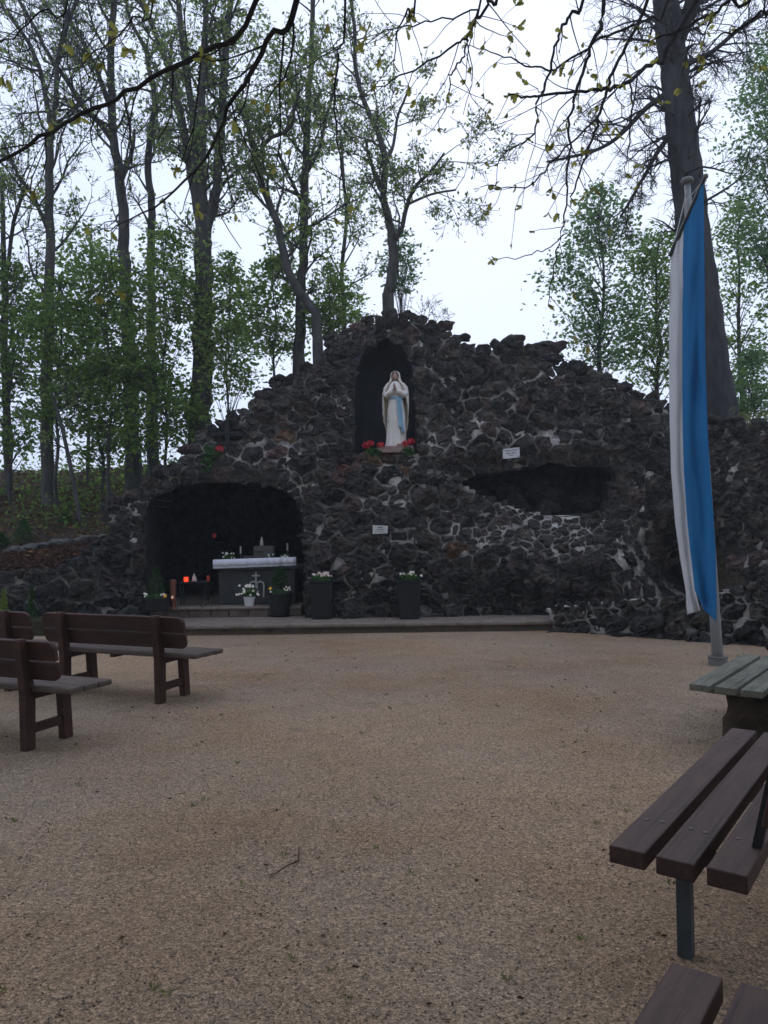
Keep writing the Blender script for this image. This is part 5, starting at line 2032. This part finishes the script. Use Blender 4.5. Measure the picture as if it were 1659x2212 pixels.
# leafy understorey, each a tree of its own
def bushy_tree(name, label, px, py_base, top, half_w, Y, clumps, leaves, mat, lsize, trunk_w=9, low=None, group='leafy low trees on the bank', flat=0.55):
    if Y > 0:
        b = at(px, py_base, Y)
        zb = hill(b.x, Y)
        base = Vector((b.x, Y, min(b.z, zb) - 0.05))
        tp = at(px + random.uniform(-8, 8), top, Y)
    else:                                   # world metres: px = x, top = height, half_w in metres
        base = Vector((px, Y, -0.05))
        tp = Vector((px, Y, top))
    T = Tree(name, label, 'tree', group, base)
    m = 7
    pts = [base.lerp(tp, i / m) + Vector((random.uniform(-.08, .08), random.uniform(-.08, .08), 0)) * (i > 0) for i in range(m + 1)]
    r0 = trunk_w * 0.5 * abs(Y) / F
    P, R = catmull(pts, [r0 * (1 - 0.85 * i / m) for i in range(m + 1)], 3)
    T.wood.tube(P, R, 8)
    low = low if low is not None else py_base - 20
    zt, zl = tp.z, (at(px, low, Y).z if Y > 0 else low)
    hw = half_w * Y / F if Y > 0 else half_w
    arr = []
    for c in range(clumps):
        u = random.random()
        z = zl + (zt - zl) * u
        prof = (0.55 + 0.9 * u) if u < 0.45 else (1.0 - ((u - 0.45) / 0.55) ** 1.7 * 0.85)
        a = random.uniform(0, 6.28)
        rr = hw * prof * math.sqrt(random.uniform(0.05, 1.0))
        cx, cy = base.x + (tp.x - base.x) * u + rr * math.cos(a), Y + 0.8 * rr * math.sin(a)
        fr = (z - base.z) / (tp.z - base.z)
        i = min(len(P) - 1, int(max(0.05, fr - 0.06 - 0.1 * rr / (hw + 1e-6)) * (len(P) - 1)))
        s0 = P[i]
        e = Vector((cx, cy, z))
        mid = s0.lerp(e, 0.55) + Vector((0, 0, 0.12 * (e - s0).length))
        T.twig.tube([s0, mid, e], [max(0.006, R[i] * 0.4), 0.006, 0.004], 3, cap=False)
        n = int(leaves * random.uniform(0.5, 1.4))
        sx = hw * random.uniform(0.16, 0.34)
        cl = rng.normal(size=(n, 3)) * np.array([sx, sx, sx * (1 - flat)]) + np.array([cx, cy, z])
        cl[:, 2] -= 0.25 * ((cl[:, 0] - cx) ** 2 + (cl[:, 1] - cy) ** 2) / max(0.2, sx)
        arr.append(cl)
        for _ in range(3):
            T.twig.tube([e.lerp(mid, 0.4), e + Vector((random.gauss(0, sx), random.gauss(0, sx), random.gauss(0, sx * .4)))], [0.004, 0.003], 3, cap=False)
    T.wood.build('trunk', M['bark'], T.root, smooth=True)
    tag(T.twig.build('branches', M['twig'], T.root), kind='stuff')
    leaf_obj('crown', np.concatenate(arr), lsize, mat, T.root, flat=0.35)
    return T.root


DK, MD, BL = M['leaf_dark'], M['leaf_mid'], M['leaf_blue']
U = 'understorey_tree'
bushy_tree(U, 'dark leafy low tree around the foot of the outermost slender tree', 25, 1110, 560, 100, 16.4, 70, 66, DK, 0.115, low=960)
bushy_tree(U, 'dense dark green low tree in front of the straight forked trunk', 125, 1090, 600, 95, 15.3, 54, 60, DK, 0.11, low=900)
bushy_tree(U, 'dense dark green low tree in front of the tree with the sideways limb', 235, 1060, 560, 100, 15.4, 68, 64, DK, 0.11, low=930)
bushy_tree(U, 'dense green low tree between the thin wavy tree and the many-stemmed tree', 350, 1020, 500, 100, 15.6, 68, 64, MD, 0.11, low=900)
bushy_tree(U, 'tall leafy low tree rising behind the tree with the sideways limb', 190, 1060, 480, 110, 18.6, 60, 60, MD, 0.12, low=800)
bushy_tree(U, 'leafy green low tree just beside the many-stemmed trunk, toward the peak', 495, 940, 550, 80, 15.2, 52, 62, MD, 0.10, low=840)
bushy_tree(U, 'open green low tree behind the leaning tree', 590, 900, 560, 85, 17.2, 50, 62, MD, 0.11, low=760)
bushy_tree(U, 'light green low tree beside the upright mossy tree', 715, 860, 570, 75, 16.8, 42, 55, MD, 0.10, low=720)
bushy_tree(U, 'dark shrubby tree low on the bank crest behind the cave', 330, 1060, 760, 105, 15.0, 50, 70, DK, 0.10, low=975)
bushy_tree(U, 'dark shrubby tree low on the bank between the slender trunks', 215, 1070, 790, 85, 17.0, 42, 62, DK, 0.11, low=990)
bushy_tree('ivy_bush', 'blue green leafy bush clasping the crooked tree behind the niche', 868, 720, 470, 42, 15.2, 34, 50, BL, 0.075, low=640, trunk_w=6)

# right-hand trees
GR = 'leafy trees beyond the right shoulder of the grotto'
bushy_tree('young_tree', 'young blue-green tree with a straight thin trunk behind the grotto shoulder', 1300, 850, 400, 108, 17.0, 84, 64, BL, 0.105, trunk_w=13, low=780, group=GR)
bushy_tree('young_tree', 'green leafy tree close behind the banner', 1425, 900, 500, 100, 17.8, 84, 66, MD, 0.105, trunk_w=12, low=830, group=GR)
bushy_tree('young_tree', 'green leafy tree beyond the big leaning trunk, on its far side', 1600, 930, 430, 85, 18.5, 66, 62, MD, 0.105, trunk_w=12, low=860, group=GR)
bushy_tree('tall_leafy_tree', 'tall green tree towering beside the big leaning trunk', 1680, 930, 60, 105, 17.0, 130, 64, BL, 0.10, trunk_w=22, low=600, group=GR)
bushy_tree('hedge_bush', 'low leafy bush on the grassy crest behind the right wall', 1620, 930, 760, 70, 15.5, 46, 60, BL, 0.08, trunk_w=5, low=905, group=GR)

# the big leaning tree
b = at(1556, 905, 14.6)
T = Tree('big_leaning_tree', 'big dark leaning trunk with many bare twigs behind the banner', 'tree', None, Vector((b.x, b.y, hill(b.x, b.y) - 0.1)))
P, R = T.limb([(1562, 1000, 92), (1552, 905, 82), (1538, 800, 76), (1525, 700, 73), (1512, 600, 71), (1500, 520, 70), (1488, 420, 68), (1478, 330, 66), (1466, 230, 62), (1455, 140, 58), (1446, 70, 58), (1438, 0, 54), (1430, -80, 50)], 14.6, n=18, jit=0.035)
PT = dict(PAR, kids=(8, 6), leaves=0, seg=0.22, wig=0.3, up=0.0, rmin=0.004, leaf_from=9)
T.sprout(P, R, 0.42, 0.98, 26, 1.5, PT, Vector((-0.9, -0.2, 0.1)))
T.sprout(P, R, 0.45, 0.98, 14, 1.2, PT, Vector((0.9, -0.2, 0.1)))
P2, R2 = T.limb([(1452, 110, 44), (1474, 60, 38), (1494, 10, 34), (1520, -60, 30)], 14.6, 0.3, 12)
T.sprout(P2, R2, 0.2, 1, 8, 1.4, PT)
for lm in ([(1462, 190, 16), (1400, 230, 12), (1330, 300, 9), (1270, 330, 7), (1180, 350, 5)], [(1470, 260, 14), (1420, 330, 10), (1380, 400, 7), (1340, 470, 5)], [(1458, 150, 12), (1540, 110, 10), (1600, 60, 8), (1670, 20, 7)]):
    P3, R3 = T.limb(lm, 14.6, random.uniform(-1.5, 0.5), 7)
    T.sprout(P3, R3, 0.1, 1, 16, 0.9, PT)
T.finish(M['bark_dark'], FR, 0.07)

# ---------------------------------------------------------------- overhanging oak
def oak_leaf_mesh(seed):
    r = random.Random(seed)
    L = 1.0
    left, right = [], []
    prof = [(0.0, 0.03), (0.18, 0.10), (0.28, 0.20), (0.36, 0.13), (0.48, 0.27), (0.58, 0.17), (0.70, 0.30), (0.80, 0.18), (0.90, 0.20), (1.0, 0.02)]
    fold = r.uniform(0.2, 0.5)
    curl = r.uniform(0.1, 0.45)
    V, Fc = [], []
    for x, w in prof:
        w *= r.uniform(0.85, 1.2)
        z = -curl * x * x
        V += [(x, w, z + fold * w), (x, 0, z), (x, -w, z + fold * w)]
    for i in range(len(prof) - 1):
        a = i * 3
        Fc += [(a, a + 1, a + 4, a + 3), (a + 1, a + 2, a + 5, a + 4)]
    me = bpy.data.meshes.new('leaf')
    me.from_pydata(V, [], Fc)
    me.materials.append(M['leaf_oak'])
    return me, V, Fc


OAKM = [oak_leaf_mesh(i) for i in range(6)]
oakb = Vector((-1.3, -3.6, 0))
OAK = Tree('oak_tree', 'overhanging oak with drooping twigs of young lobed yellowish leaves', 'tree', None, oakb)
crown = Vector((-0.6, -2.6, 4.6))
P, R = catmull([oakb + Vector((0, 0, -0.1)), oakb + Vector((0.1, 0.1, 1.5)), oakb + Vector((0.3, 0.5, 3.2)), crown, crown + Vector((0.4, 0.6, 2.2)), crown + Vector((0.2, 0.6, 4.5))], [0.36, 0.29, 0.26, 0.24, 0.16, 0.08])
OAK.wood.tube(P, R, 14)
oak_tips = []


def oak_limb(px, Y0, Y1, link=True, twigs=7, tl=0.35, leafy=1.0):
    m = len(px)
    pts = [at(x, y, Y0 + (Y1 - Y0) * i / (m - 1)) for i, (x, y, w) in enumerate(px)]
    rad = [w * 0.40 * (Y0 + (Y1 - Y0) * i / (m - 1)) / F for i, (x, y, w) in enumerate(px)]
    if link:
        p0 = pts[0]
        e1 = p0 + (p0 - pts[1]).normalized() * 0.35 + Vector((0, -0.15, 0.12))
        pts = [crown + Vector((0.3, 0.5, 1.0)), crown.lerp(p0, 0.4) + Vector((0, 0, 1.9)), e1 + Vector((0, -0.5, 0.5))] + pts
        rad = [0.07, max(0.05, rad[0] * 1.9), max(0.03, rad[0] * 1.35)] + rad
    P, R = catmull(pts, rad)
    P = [p + rvec() * 0.006 for p in P]
    OAK.wood.tube(P, R, 7)
    n = len(P)
    i0 = 12 if link else 0
    for j in range(twigs):
        f = i0 + (n - 1 - i0) * (j + random.uniform(0.2, 1.0)) / twigs
        i = min(int(f), n - 2)
        q = P[i].lerp(P[i + 1], f - i)
        tan = (P[i + 1] - P[i]).normalized()
        side = tan.cross(rvec()).normalized()
        d = (tan * 0.7 + side * 0.8 + Vector((0, 0, -0.25))).normalized()
        L = tl * random.uniform(0.4, 1.3)
        tp = [q]
        for k in range(5):
            d = (d + rvec() * 0.16 + Vector((0, 0, -0.03 if k < 3 else 0.10))).normalized()
            tp.append(tp[-1] + d * L / 5)
        r0 = max(0.0014, R[i] * 0.36)
        OAK.twig.tube(tp, [r0 * (1 - 0.6 * k / 5) + 0.0008 for k in range(6)], 5)
        if random.random() < 0.8 * leafy:
            oak_tips.append((tp[-1], d))
        if random.random() < 0.6:
            d2 = (d + rvec() * 0.6).normalized()
            e = tp[3] + d2 * L * 0.4
            OAK.twig.tube([tp[3], tp[3].lerp(e, 0.5) + rvec() * 0.01, e], [r0 * 0.6, r0 * 0.5, 0.0012], 4)
            if random.random() < 0.75 * leafy:
                oak_tips.append((e, d2))
    oak_tips.append((P[-1], (P[-1] - P[-2]).normalized()))


oak_limb([(560, -20, 15), (430, 112, 13), (300, 186, 12), (205, 235, 11), (110, 282, 10), (0, 352, 9), (-120, 420, 8)], 2.9, 3.4, twigs=14, tl=0.40, leafy=0.6)
oak_limb([(650, -40, 18), (590, 70, 15), (540, 160, 13), (480, 260, 10), (420, 370, 7), (330, 450, 5), (240, 495, 3)], 2.7, 3.2, twigs=13, tl=0.40, leafy=0.8)
oak_limb([(745, -20, 7), (728, 120, 6), (724, 240, 5), (735, 370, 4), (725, 470, 3)], 3.0, 3.2, twigs=7, tl=0.22, leafy=0.8)
Yo = 4.6
oak_limb([(1267, -20, 9), (1237, 27, 9), (1216, 51, 8), (1203, 88, 7), (1190, 149, 7), (1168, 208, 6), (1159, 253, 5), (1150, 296, 5), (1110, 317, 4), (1059, 360, 2)], Yo, Yo - 0.3, twigs=11, tl=0.34)
oak_limb([(1307, -20, 11), (1297, 59, 11), (1277, 93, 10), (1264, 144, 9), (1244, 200, 9), (1235, 234, 8), (1228, 280, 7), (1231, 330, 6), (1224, 384, 6), (1226, 426, 5), (1214, 500, 4), (1202, 560, 4), (1190, 620, 3), (1184, 655, 2)], Yo, Yo - 0.4, twigs=14, tl=0.36)
oak_limb([(1403, -20, 10), (1365, 77, 9), (1331, 141, 9), (1312, 192, 9), (1307, 208, 8), (1293, 256, 8), (1272, 320, 7), (1245, 394, 5), (1235, 430, 4)], Yo + 0.3, Yo, twigs=10, tl=0.36)
oak_limb([(1440, 110, 13), (1416, 128, 12), (1371, 165, 11), (1328, 190, 10), (1291, 195, 9), (1238, 198, 8), (1168, 206, 7), (1139, 208, 6), (1094, 204, 4)], Yo + 0.7, Yo + 0.1, twigs=11, tl=0.36)
oak_limb([(1440, 10, 8), (1411, 37, 7), (1344, 64, 7), (1283, 93, 7), (1222, 133, 6), (1190, 151, 6), (1158, 145, 5), (1104, 130, 4), (1051, 107, 3), (1010, 95, 2)], Yo + 0.6, Yo, twigs=13, tl=0.30)
oak_limb([(1291, 256, 6), (1232, 309, 5), (1190, 354, 5), (1144, 397, 4), (1100, 406, 3), (1035, 404, 2)], Yo, Yo - 0.2, False, twigs=9, tl=0.26)
oak_limb([(1365, 173, 5), (1365, 227, 5), (1360, 306, 4), (1350, 373, 2)], Yo + 0.3, Yo + 0.2, False, twigs=5, tl=0.25)
oak_limb([(1216, 505, 4), (1190, 535, 3), (1150, 549, 3), (1080, 560, 2)], Yo - 0.4, Yo - 0.4, False, twigs=1, tl=0.08)
oak_limb([(1080, -30, 9), (1059, 0, 8), (1030, 45, 8), (1010, 80, 7), (985, 100, 6), (905, 145, 5), (855, 170, 4), (815, 190, 3)], 4.0, 3.8, twigs=10, tl=0.3)
oak_limb([(1010, 80, 6), (1000, 120, 5), (985, 150, 5), (970, 170, 4), (965, 220, 3), (945, 272, 2)], 4.0, 3.9, False, twigs=6, tl=0.26)
oak_limb([(1040, -10, 6), (1020, 20, 5), (930, 50, 4), (880, 55, 4), (830, 70, 3), (780, 100, 2)], 4.0, 3.8, twigs=9, tl=0.26)
oak_limb([(1640, -30, 10), (1579, 0, 9), (1539, 30, 8), (1469, 65, 6), (1400, 90, 4)], Yo, Yo + 0.2, twigs=9, tl=0.3)
oak_limb([(1690, -20, 8), (1640, 30, 7), (1600, 60, 6), (1560, 80, 5), (1520, 110, 3)], 4.2, 4.3, twigs=8, tl=0.28)
oak_limb([(900, -20, 6), (880, 20, 5), (860, 70, 4), (850, 130, 3)], 3.4, 3.4, twigs=6, tl=0.24)
oak_limb([(330, -30, 6), (290, 40, 5), (240, 90, 4), (200, 120, 3)], 3.0, 3.2, twigs=7, tl=0.25)
oak_limb([(150, -30, 6), (90, 30, 5), (40, 70, 4), (-10, 90, 3)], 3.0, 3.2, twigs=6, tl=0.25)
OAK.wood.build('trunk', M['bark_dark'], OAK.root, smooth=True)
tag(OAK.twig.build('twigs', M['bark_dark'], OAK.root), kind='stuff')
leaves_done = 0
V2, F2 = [], []
oak_tips.sort(key=lambda q: q[0].y)
for (tp, d) in oak_tips:
    for k in range(random.choice((2, 2, 3, 4))):
        dd = (d * 0.6 + rvec() * 0.55 + Vector((0, 0, -0.35))).normalized()
        L = random.uniform(0.024, 0.054)
        me, LV, LF = random.choice(OAKM)
        q = dd.to_track_quat('X', 'Z')
        q = q @ Vector((1, 0, 0)).rotation_difference(Vector((1, 0, 0)))
        q.rotate(Matrix.Rotation(random.uniform(0, 6.28), 3, dd))
        if leaves_done < 300:
            o = bpy.data.objects.new('leaf', me)
            C.objects.link(o)
            o.parent = OAK.root
            o.location = tp - oakb
            o.rotation_euler = q.to_euler()
            o.scale = (L, L, L)
            leaves_done += 1
        else:
            b = len(V2)
            for v in LV:
                w = tp + q @ (Vector(v) * L)
                V2.append(tuple(w))
            F2 += [tuple(b + i for i in f) for f in LF]
if V2:
    tag(mesh_obj('small_leaves', V2, F2, M['leaf_oak'], OAK.root), kind='stuff')
# the oak's unseen crown, extended overhead to shade the near ground
cl = []
for _ in range(300):
    a, rr = random.uniform(0, 6.28), 5.6 * math.sqrt(random.random())
    c = Vector((crown.x + 0.6 + rr * math.cos(a), crown.y + 1.6 + 0.9 * rr * math.sin(a), random.uniform(5.6, 9.5)))
    if c.y > 3.4 or c.z < 3.6 + 0.95 * max(0.0, c.y):
        continue
    cl.append(rng.normal(size=(110, 3)) * 0.45 + np.array(tuple(c)))
tag(leaf_obj('crown', np.concatenate(cl), 0.17, M['leaf_oak'], OAK.root), kind='stuff')

# unseen trees added behind the yard to shade it
GB = 'unseen shade trees behind the yard'
for (x, y, h, hw) in ((-9.5, -7.0, 13, 4.2), (-4.0, -11.0, 14, 4.4), (2.5, -11.5, 14, 4.4), (8.5, -8.0, 13, 4.2), (12.5, -1.0, 12, 3.6), (-12.5, -0.5, 12, 3.6)):
    bushy_tree('shade_tree', 'broad leafy tree added out of view to shade the gravel yard', x, 0, h, hw, y, 90, 80, M['leaf_mid'], 0.34, trunk_w=90, low=1.6, group=GB)

# ---------------------------------------------------------------- ground cover and small plants
def on_hill(n, x0, x1, y0, y1, dz=0.02, keep=None):
    P = []
    while len(P) < n:
        x, y = random.uniform(x0, x1), random.uniform(y0, y1)
        if keep and not keep(x, y):
            continue
        P.append((x, y, hill(x, y) + dz + random.uniform(0, 0.03)))
    return P


tag(leaf_obj('leaf_litter', on_hill(9000, -13, -4.7, 12.7, 21), 0.10, M['leaf_litter'], None, flat=0.8), 'brown fallen leaves strewn over the bank', 'leaves', kind='stuff')
xm0, xm1 = at(-20, 1200, 12.7).x, at(225, 1160, 13.2).x
tag(leaf_obj('bark_mulch', on_hill(5200, xm0 - 1, xm1 + 0.3, 12.4, 13.75, 0.012, lambda x, y: y < 13.0 + 0.75 * (x - xm0) / (xm1 - xm0)), 0.06, M['mulch'], None, flat=0.7), 'reddish bark chips in the planting bed above the low wall', 'mulch', kind='stuff')
P = []
for _ in range(520):
    x, y = random.uniform(-13, -3.6), random.uniform(13.9, 21)
    if x > -4.8 and y < 16.5:
        continue
    if noise.noise(Vector((x * 0.6, y * 0.6, 1))) < -0.12:
        continue
    z = hill(x, y)
    h = random.uniform(0.08, 0.4)
    P.append(rng.normal(size=(16, 3)) * np.array([0.17, 0.17, h * 0.45]) + np.array([x, y, z + h * 0.5]))
tag(leaf_obj('undergrowth', np.concatenate(P), 0.085, M['leaf_dark'], None), 'low green undergrowth covering the wooded bank', 'undergrowth', kind='stuff')
P = []
for _ in range(260):
    x, y = random.uniform(5.5, 11), random.uniform(12.6, 15)
    z = hill(x, y)
    P.append(rng.normal(size=(14, 3)) * np.array([0.12, 0.12, 0.10]) + np.array([x, y, z + 0.08]))
tag(leaf_obj('bank_grass', np.concatenate(P), 0.14, M['grass'], None, aspect=0.12), 'rough grass on the crest above the right wall', 'grass', kind='stuff')

for k in range(11):
    u = k / 10
    x = xm0 + 0.2 + (xm1 - xm0 - 0.2) * u + random.uniform(-.08, .08)
    y = 13.1 + 0.75 * u
    V, Fc = boulder_geo(Vector((x, y, hill(x, y) + 0.03)), random.uniform(0.10, 0.17), (1.3, 0.8, 0.45))
    o = mesh_obj('edging_stone', V, Fc, M['rock'], None, tint=[(0.13, 0.125, 0.115)] * len(V))
    tag(o, 'flat grey stone edging the top of the mulch bed', 'stone', 'stones edging the mulch bed')


def small_conifer(px, py_base, py_top, half_w, Y, z, mat, label, n=900):
    b = at(px, py_base, Y)
    b.z = z
    H_ = at(px, py_top, Y).z - z
    t = thing('dwarf_conifer', label, 'shrub', b, 0, 'small evergreens around the low wall')
    conifer(t, b, H_, half_w * Y / F, n, mat)
    return t


for (px, pb, ptp, hw, Y, lab) in ((52, 1205, 1120, 27, 13.5, 'broad dark evergreen shrub at the edge of the mulch bed'), (4, 1220, 1150, 22, 13.3, 'smaller dark evergreen shrub at the outer end of the mulch bed'), (140, 1170, 1110, 16, 14.6, 'narrow dark evergreen shrub up on the leafy bank')):
    p = at(px, pb, Y)
    small_conifer(px, pb, ptp, hw, Y, hill(p.x, Y) - 0.02, M['leaf_conifer'], lab)
bed_x0, bed_x1 = at(-40, 1320, 11.7).x, at(300, 1320, 11.7).x
bed = tag(MB().box((bed_x0 + bed_x1) / 2, 11.83, 0.12, bed_x1 - bed_x0, 0.5, 0.26).build('planting_bed', M['soil'], bevel=0.03), kind='structure')
small_conifer(8, 1312, 1272, 14, 11.75, 0.24, M['leaf_gold'], 'golden green dwarf conifer at the foot of the low wall', 400)
small_conifer(70, 1312, 1268, 12, 11.75, 0.24, M['leaf_conifer'], 'pointed green dwarf conifer at the foot of the low wall', 500)
b = at(120, 1312, 11.72)
b.z = 0.25
t = thing('yellow_primrose', 'single yellow flower in the bed under the low wall', 'flower', b)
leaf_obj('leaves', foliage_cloud(40, tuple(b + Vector((0, 0, 0.02))), 0.08, 0.06, 0.02, 0.2), 0.06, M['leaf_plant'], t)
put_bloom(PANSY_Y, b + Vector((0, -0.04, 0.07)), t, s=1.2)
# dry sprigs on the peak
sp = at(905, 690, 13.2)
T = Tree('peak_shrub', 'spindly reddish sprigs growing on top of the grotto peak', 'shrub', None, sp)
for k in range(9):
    T.grow(sp + Vector((random.uniform(-.25, .6), random.uniform(-.1, .2), -0.1)), Vector((random.uniform(-.3, .7), 0, 1)), random.uniform(0.3, 0.55), 0.006, 0, dict(PAR, seg=0.08, kids=(4, 2), leaves=1, rmin=0.003, spread=0.02))
T.finish(M['twig'], M['leaf_oak'], 0.035)

# loose gravel, tufts and fallen bits in the yard
N = 34000
Yp = 1.1 + 7.5 * rng.random(N) ** 1.5
Xp = (rng.random(N) - 0.5) * 1.25 * Yp
s_ = 0.0018 + 0.0036 * rng.random(N) ** 3
oct_ = np.array([(1, 0, 0), (0, 1, 0), (-1, 0, 0), (0, -1, 0), (0, 0, 0.7), (0, 0, -0.5)], float)
jit = 1 + 0.5 * (rng.random((N, 6, 3)) - 0.5)
ang = rng.random(N) * 6.28
ov = oct_[None] * jit * s_[:, None, None]
ca, sa = np.cos(ang)[:, None], np.sin(ang)[:, None]
ox, oy = ov[:, :, 0] * 1.4, ov[:, :, 1]
Vp = np.stack([ox * ca - oy * sa + Xp[:, None], ox * sa + oy * ca + Yp[:, None], ov[:, :, 2] + 0.006 + 0.012 * 0], axis=2)
gz = np.array([0.012 * noise.noise(Vector((x * 0.9, y * 0.9, 0))) for x, y in zip(Xp, Yp)])
Vp[:, :, 2] += gz[:, None]
tri = np.array([(0, 1, 4), (1, 2, 4), (2, 3, 4), (3, 0, 4), (1, 0, 5), (2, 1, 5), (3, 2, 5), (0, 3, 5)])
Fp = (np.arange(N)[:, None, None] * 6 + tri[None]).reshape(-1, 3)
tag(mesh_obj('loose_pebbles', Vp.reshape(-1, 3), Fp, M['pebble'], None), 'fine loose gravel lying on the yard', 'gravel', kind='stuff')

V, Q = [], []
for _ in range(110):
    y = 1.6 + 9 * random.random() ** 1.2
    x = random.uniform(-0.5, 0.5) * 1.1 * y
    z0 = 0.012 * noise.noise(Vector((x * 0.9, y * 0.9, 0))) + 0.004
    for k in range(random.randint(3, 12)):
        a = random.uniform(0, 6.28)
        h = random.uniform(0.008, 0.024)
        r = random.uniform(0.003, 0.02)
        bx, by = x + r * math.cos(a), y + r * math.sin(a)
        dx, dy = math.cos(a) * h * 0.7, math.sin(a) * h * 0.7
        w = 0.0022
        b = len(V)
        V += [(bx - w, by, z0), (bx + w, by, z0), (bx + dx * 0.5 + w, by + dy * 0.5, z0 + h * 0.8), (bx + dx, by + dy, z0 + h)]
        Q.append((b, b + 1, b + 2, b + 3))
tag(mesh_obj('grass', V, np.array(Q), M['grass'], None), 'sparse little grass tufts in the gravel', 'grass', kind='stuff')
P = []
for _ in range(420):
    y = 1.5 + 9.5 * random.random() ** 1.1
    x = random.uniform(-0.5, 0.5) * 1.15 * y
    P.append((x, y, 0.012 * noise.noise(Vector((x * 0.9, y * 0.9, 0))) + 0.010))
tag(leaf_obj('fallen_leaves', P, 0.022, M['leaf_litter'], None, flat=0.85), 'tiny dry leaf scraps scattered on the gravel', 'leaves', kind='stuff')
g0, g1, g2, g3 = gnd(592, 1895), gnd(640, 1868), gnd(645, 1866), gnd(646, 1838)
tw = thing('fallen_twig', 'bent little dry twig lying on the gravel', 'twig', g1)
MB().tube([g0 + Vector((0, 0, 0.012)), g0.lerp(g1, 0.5) + Vector((0, 0, 0.02)), g1 + Vector((0, 0, 0.014)), g2 + Vector((0, 0, 0.014)), g3 + Vector((0, 0, 0.022))], [0.002, 0.003, 0.004, 0.004, 0.002], 6).build('stick', M['leaf_litter'], tw)
leaf_obj('dry_leaf', [tuple(g0 + Vector((-0.01, 0, 0.014)))], 0.03, M['leaf_litter'], tw, flat=0.8)

# ---------------------------------------------------------------- added volume imitating lens glare as haze
hm = bpy.data.materials.new('glare_haze')
hm.use_nodes = True
hm.node_tree.nodes.clear()
ho = hm.node_tree.nodes.new('ShaderNodeOutputMaterial')
hv = hm.node_tree.nodes.new('ShaderNodeVolumePrincipled')
hv.inputs['Color'].default_value = (0.86, 0.93, 1.0, 1)
hv.inputs['Density'].default_value = 0.0021
hv.inputs['Anisotropy'].default_value = 0.3
hm.node_tree.links.new(hv.outputs['Volume'], ho.inputs['Volume'])
tag(MB().box(0, 80, 14, 330, 292, 32).build('glare_haze', hm), kind='stuff')
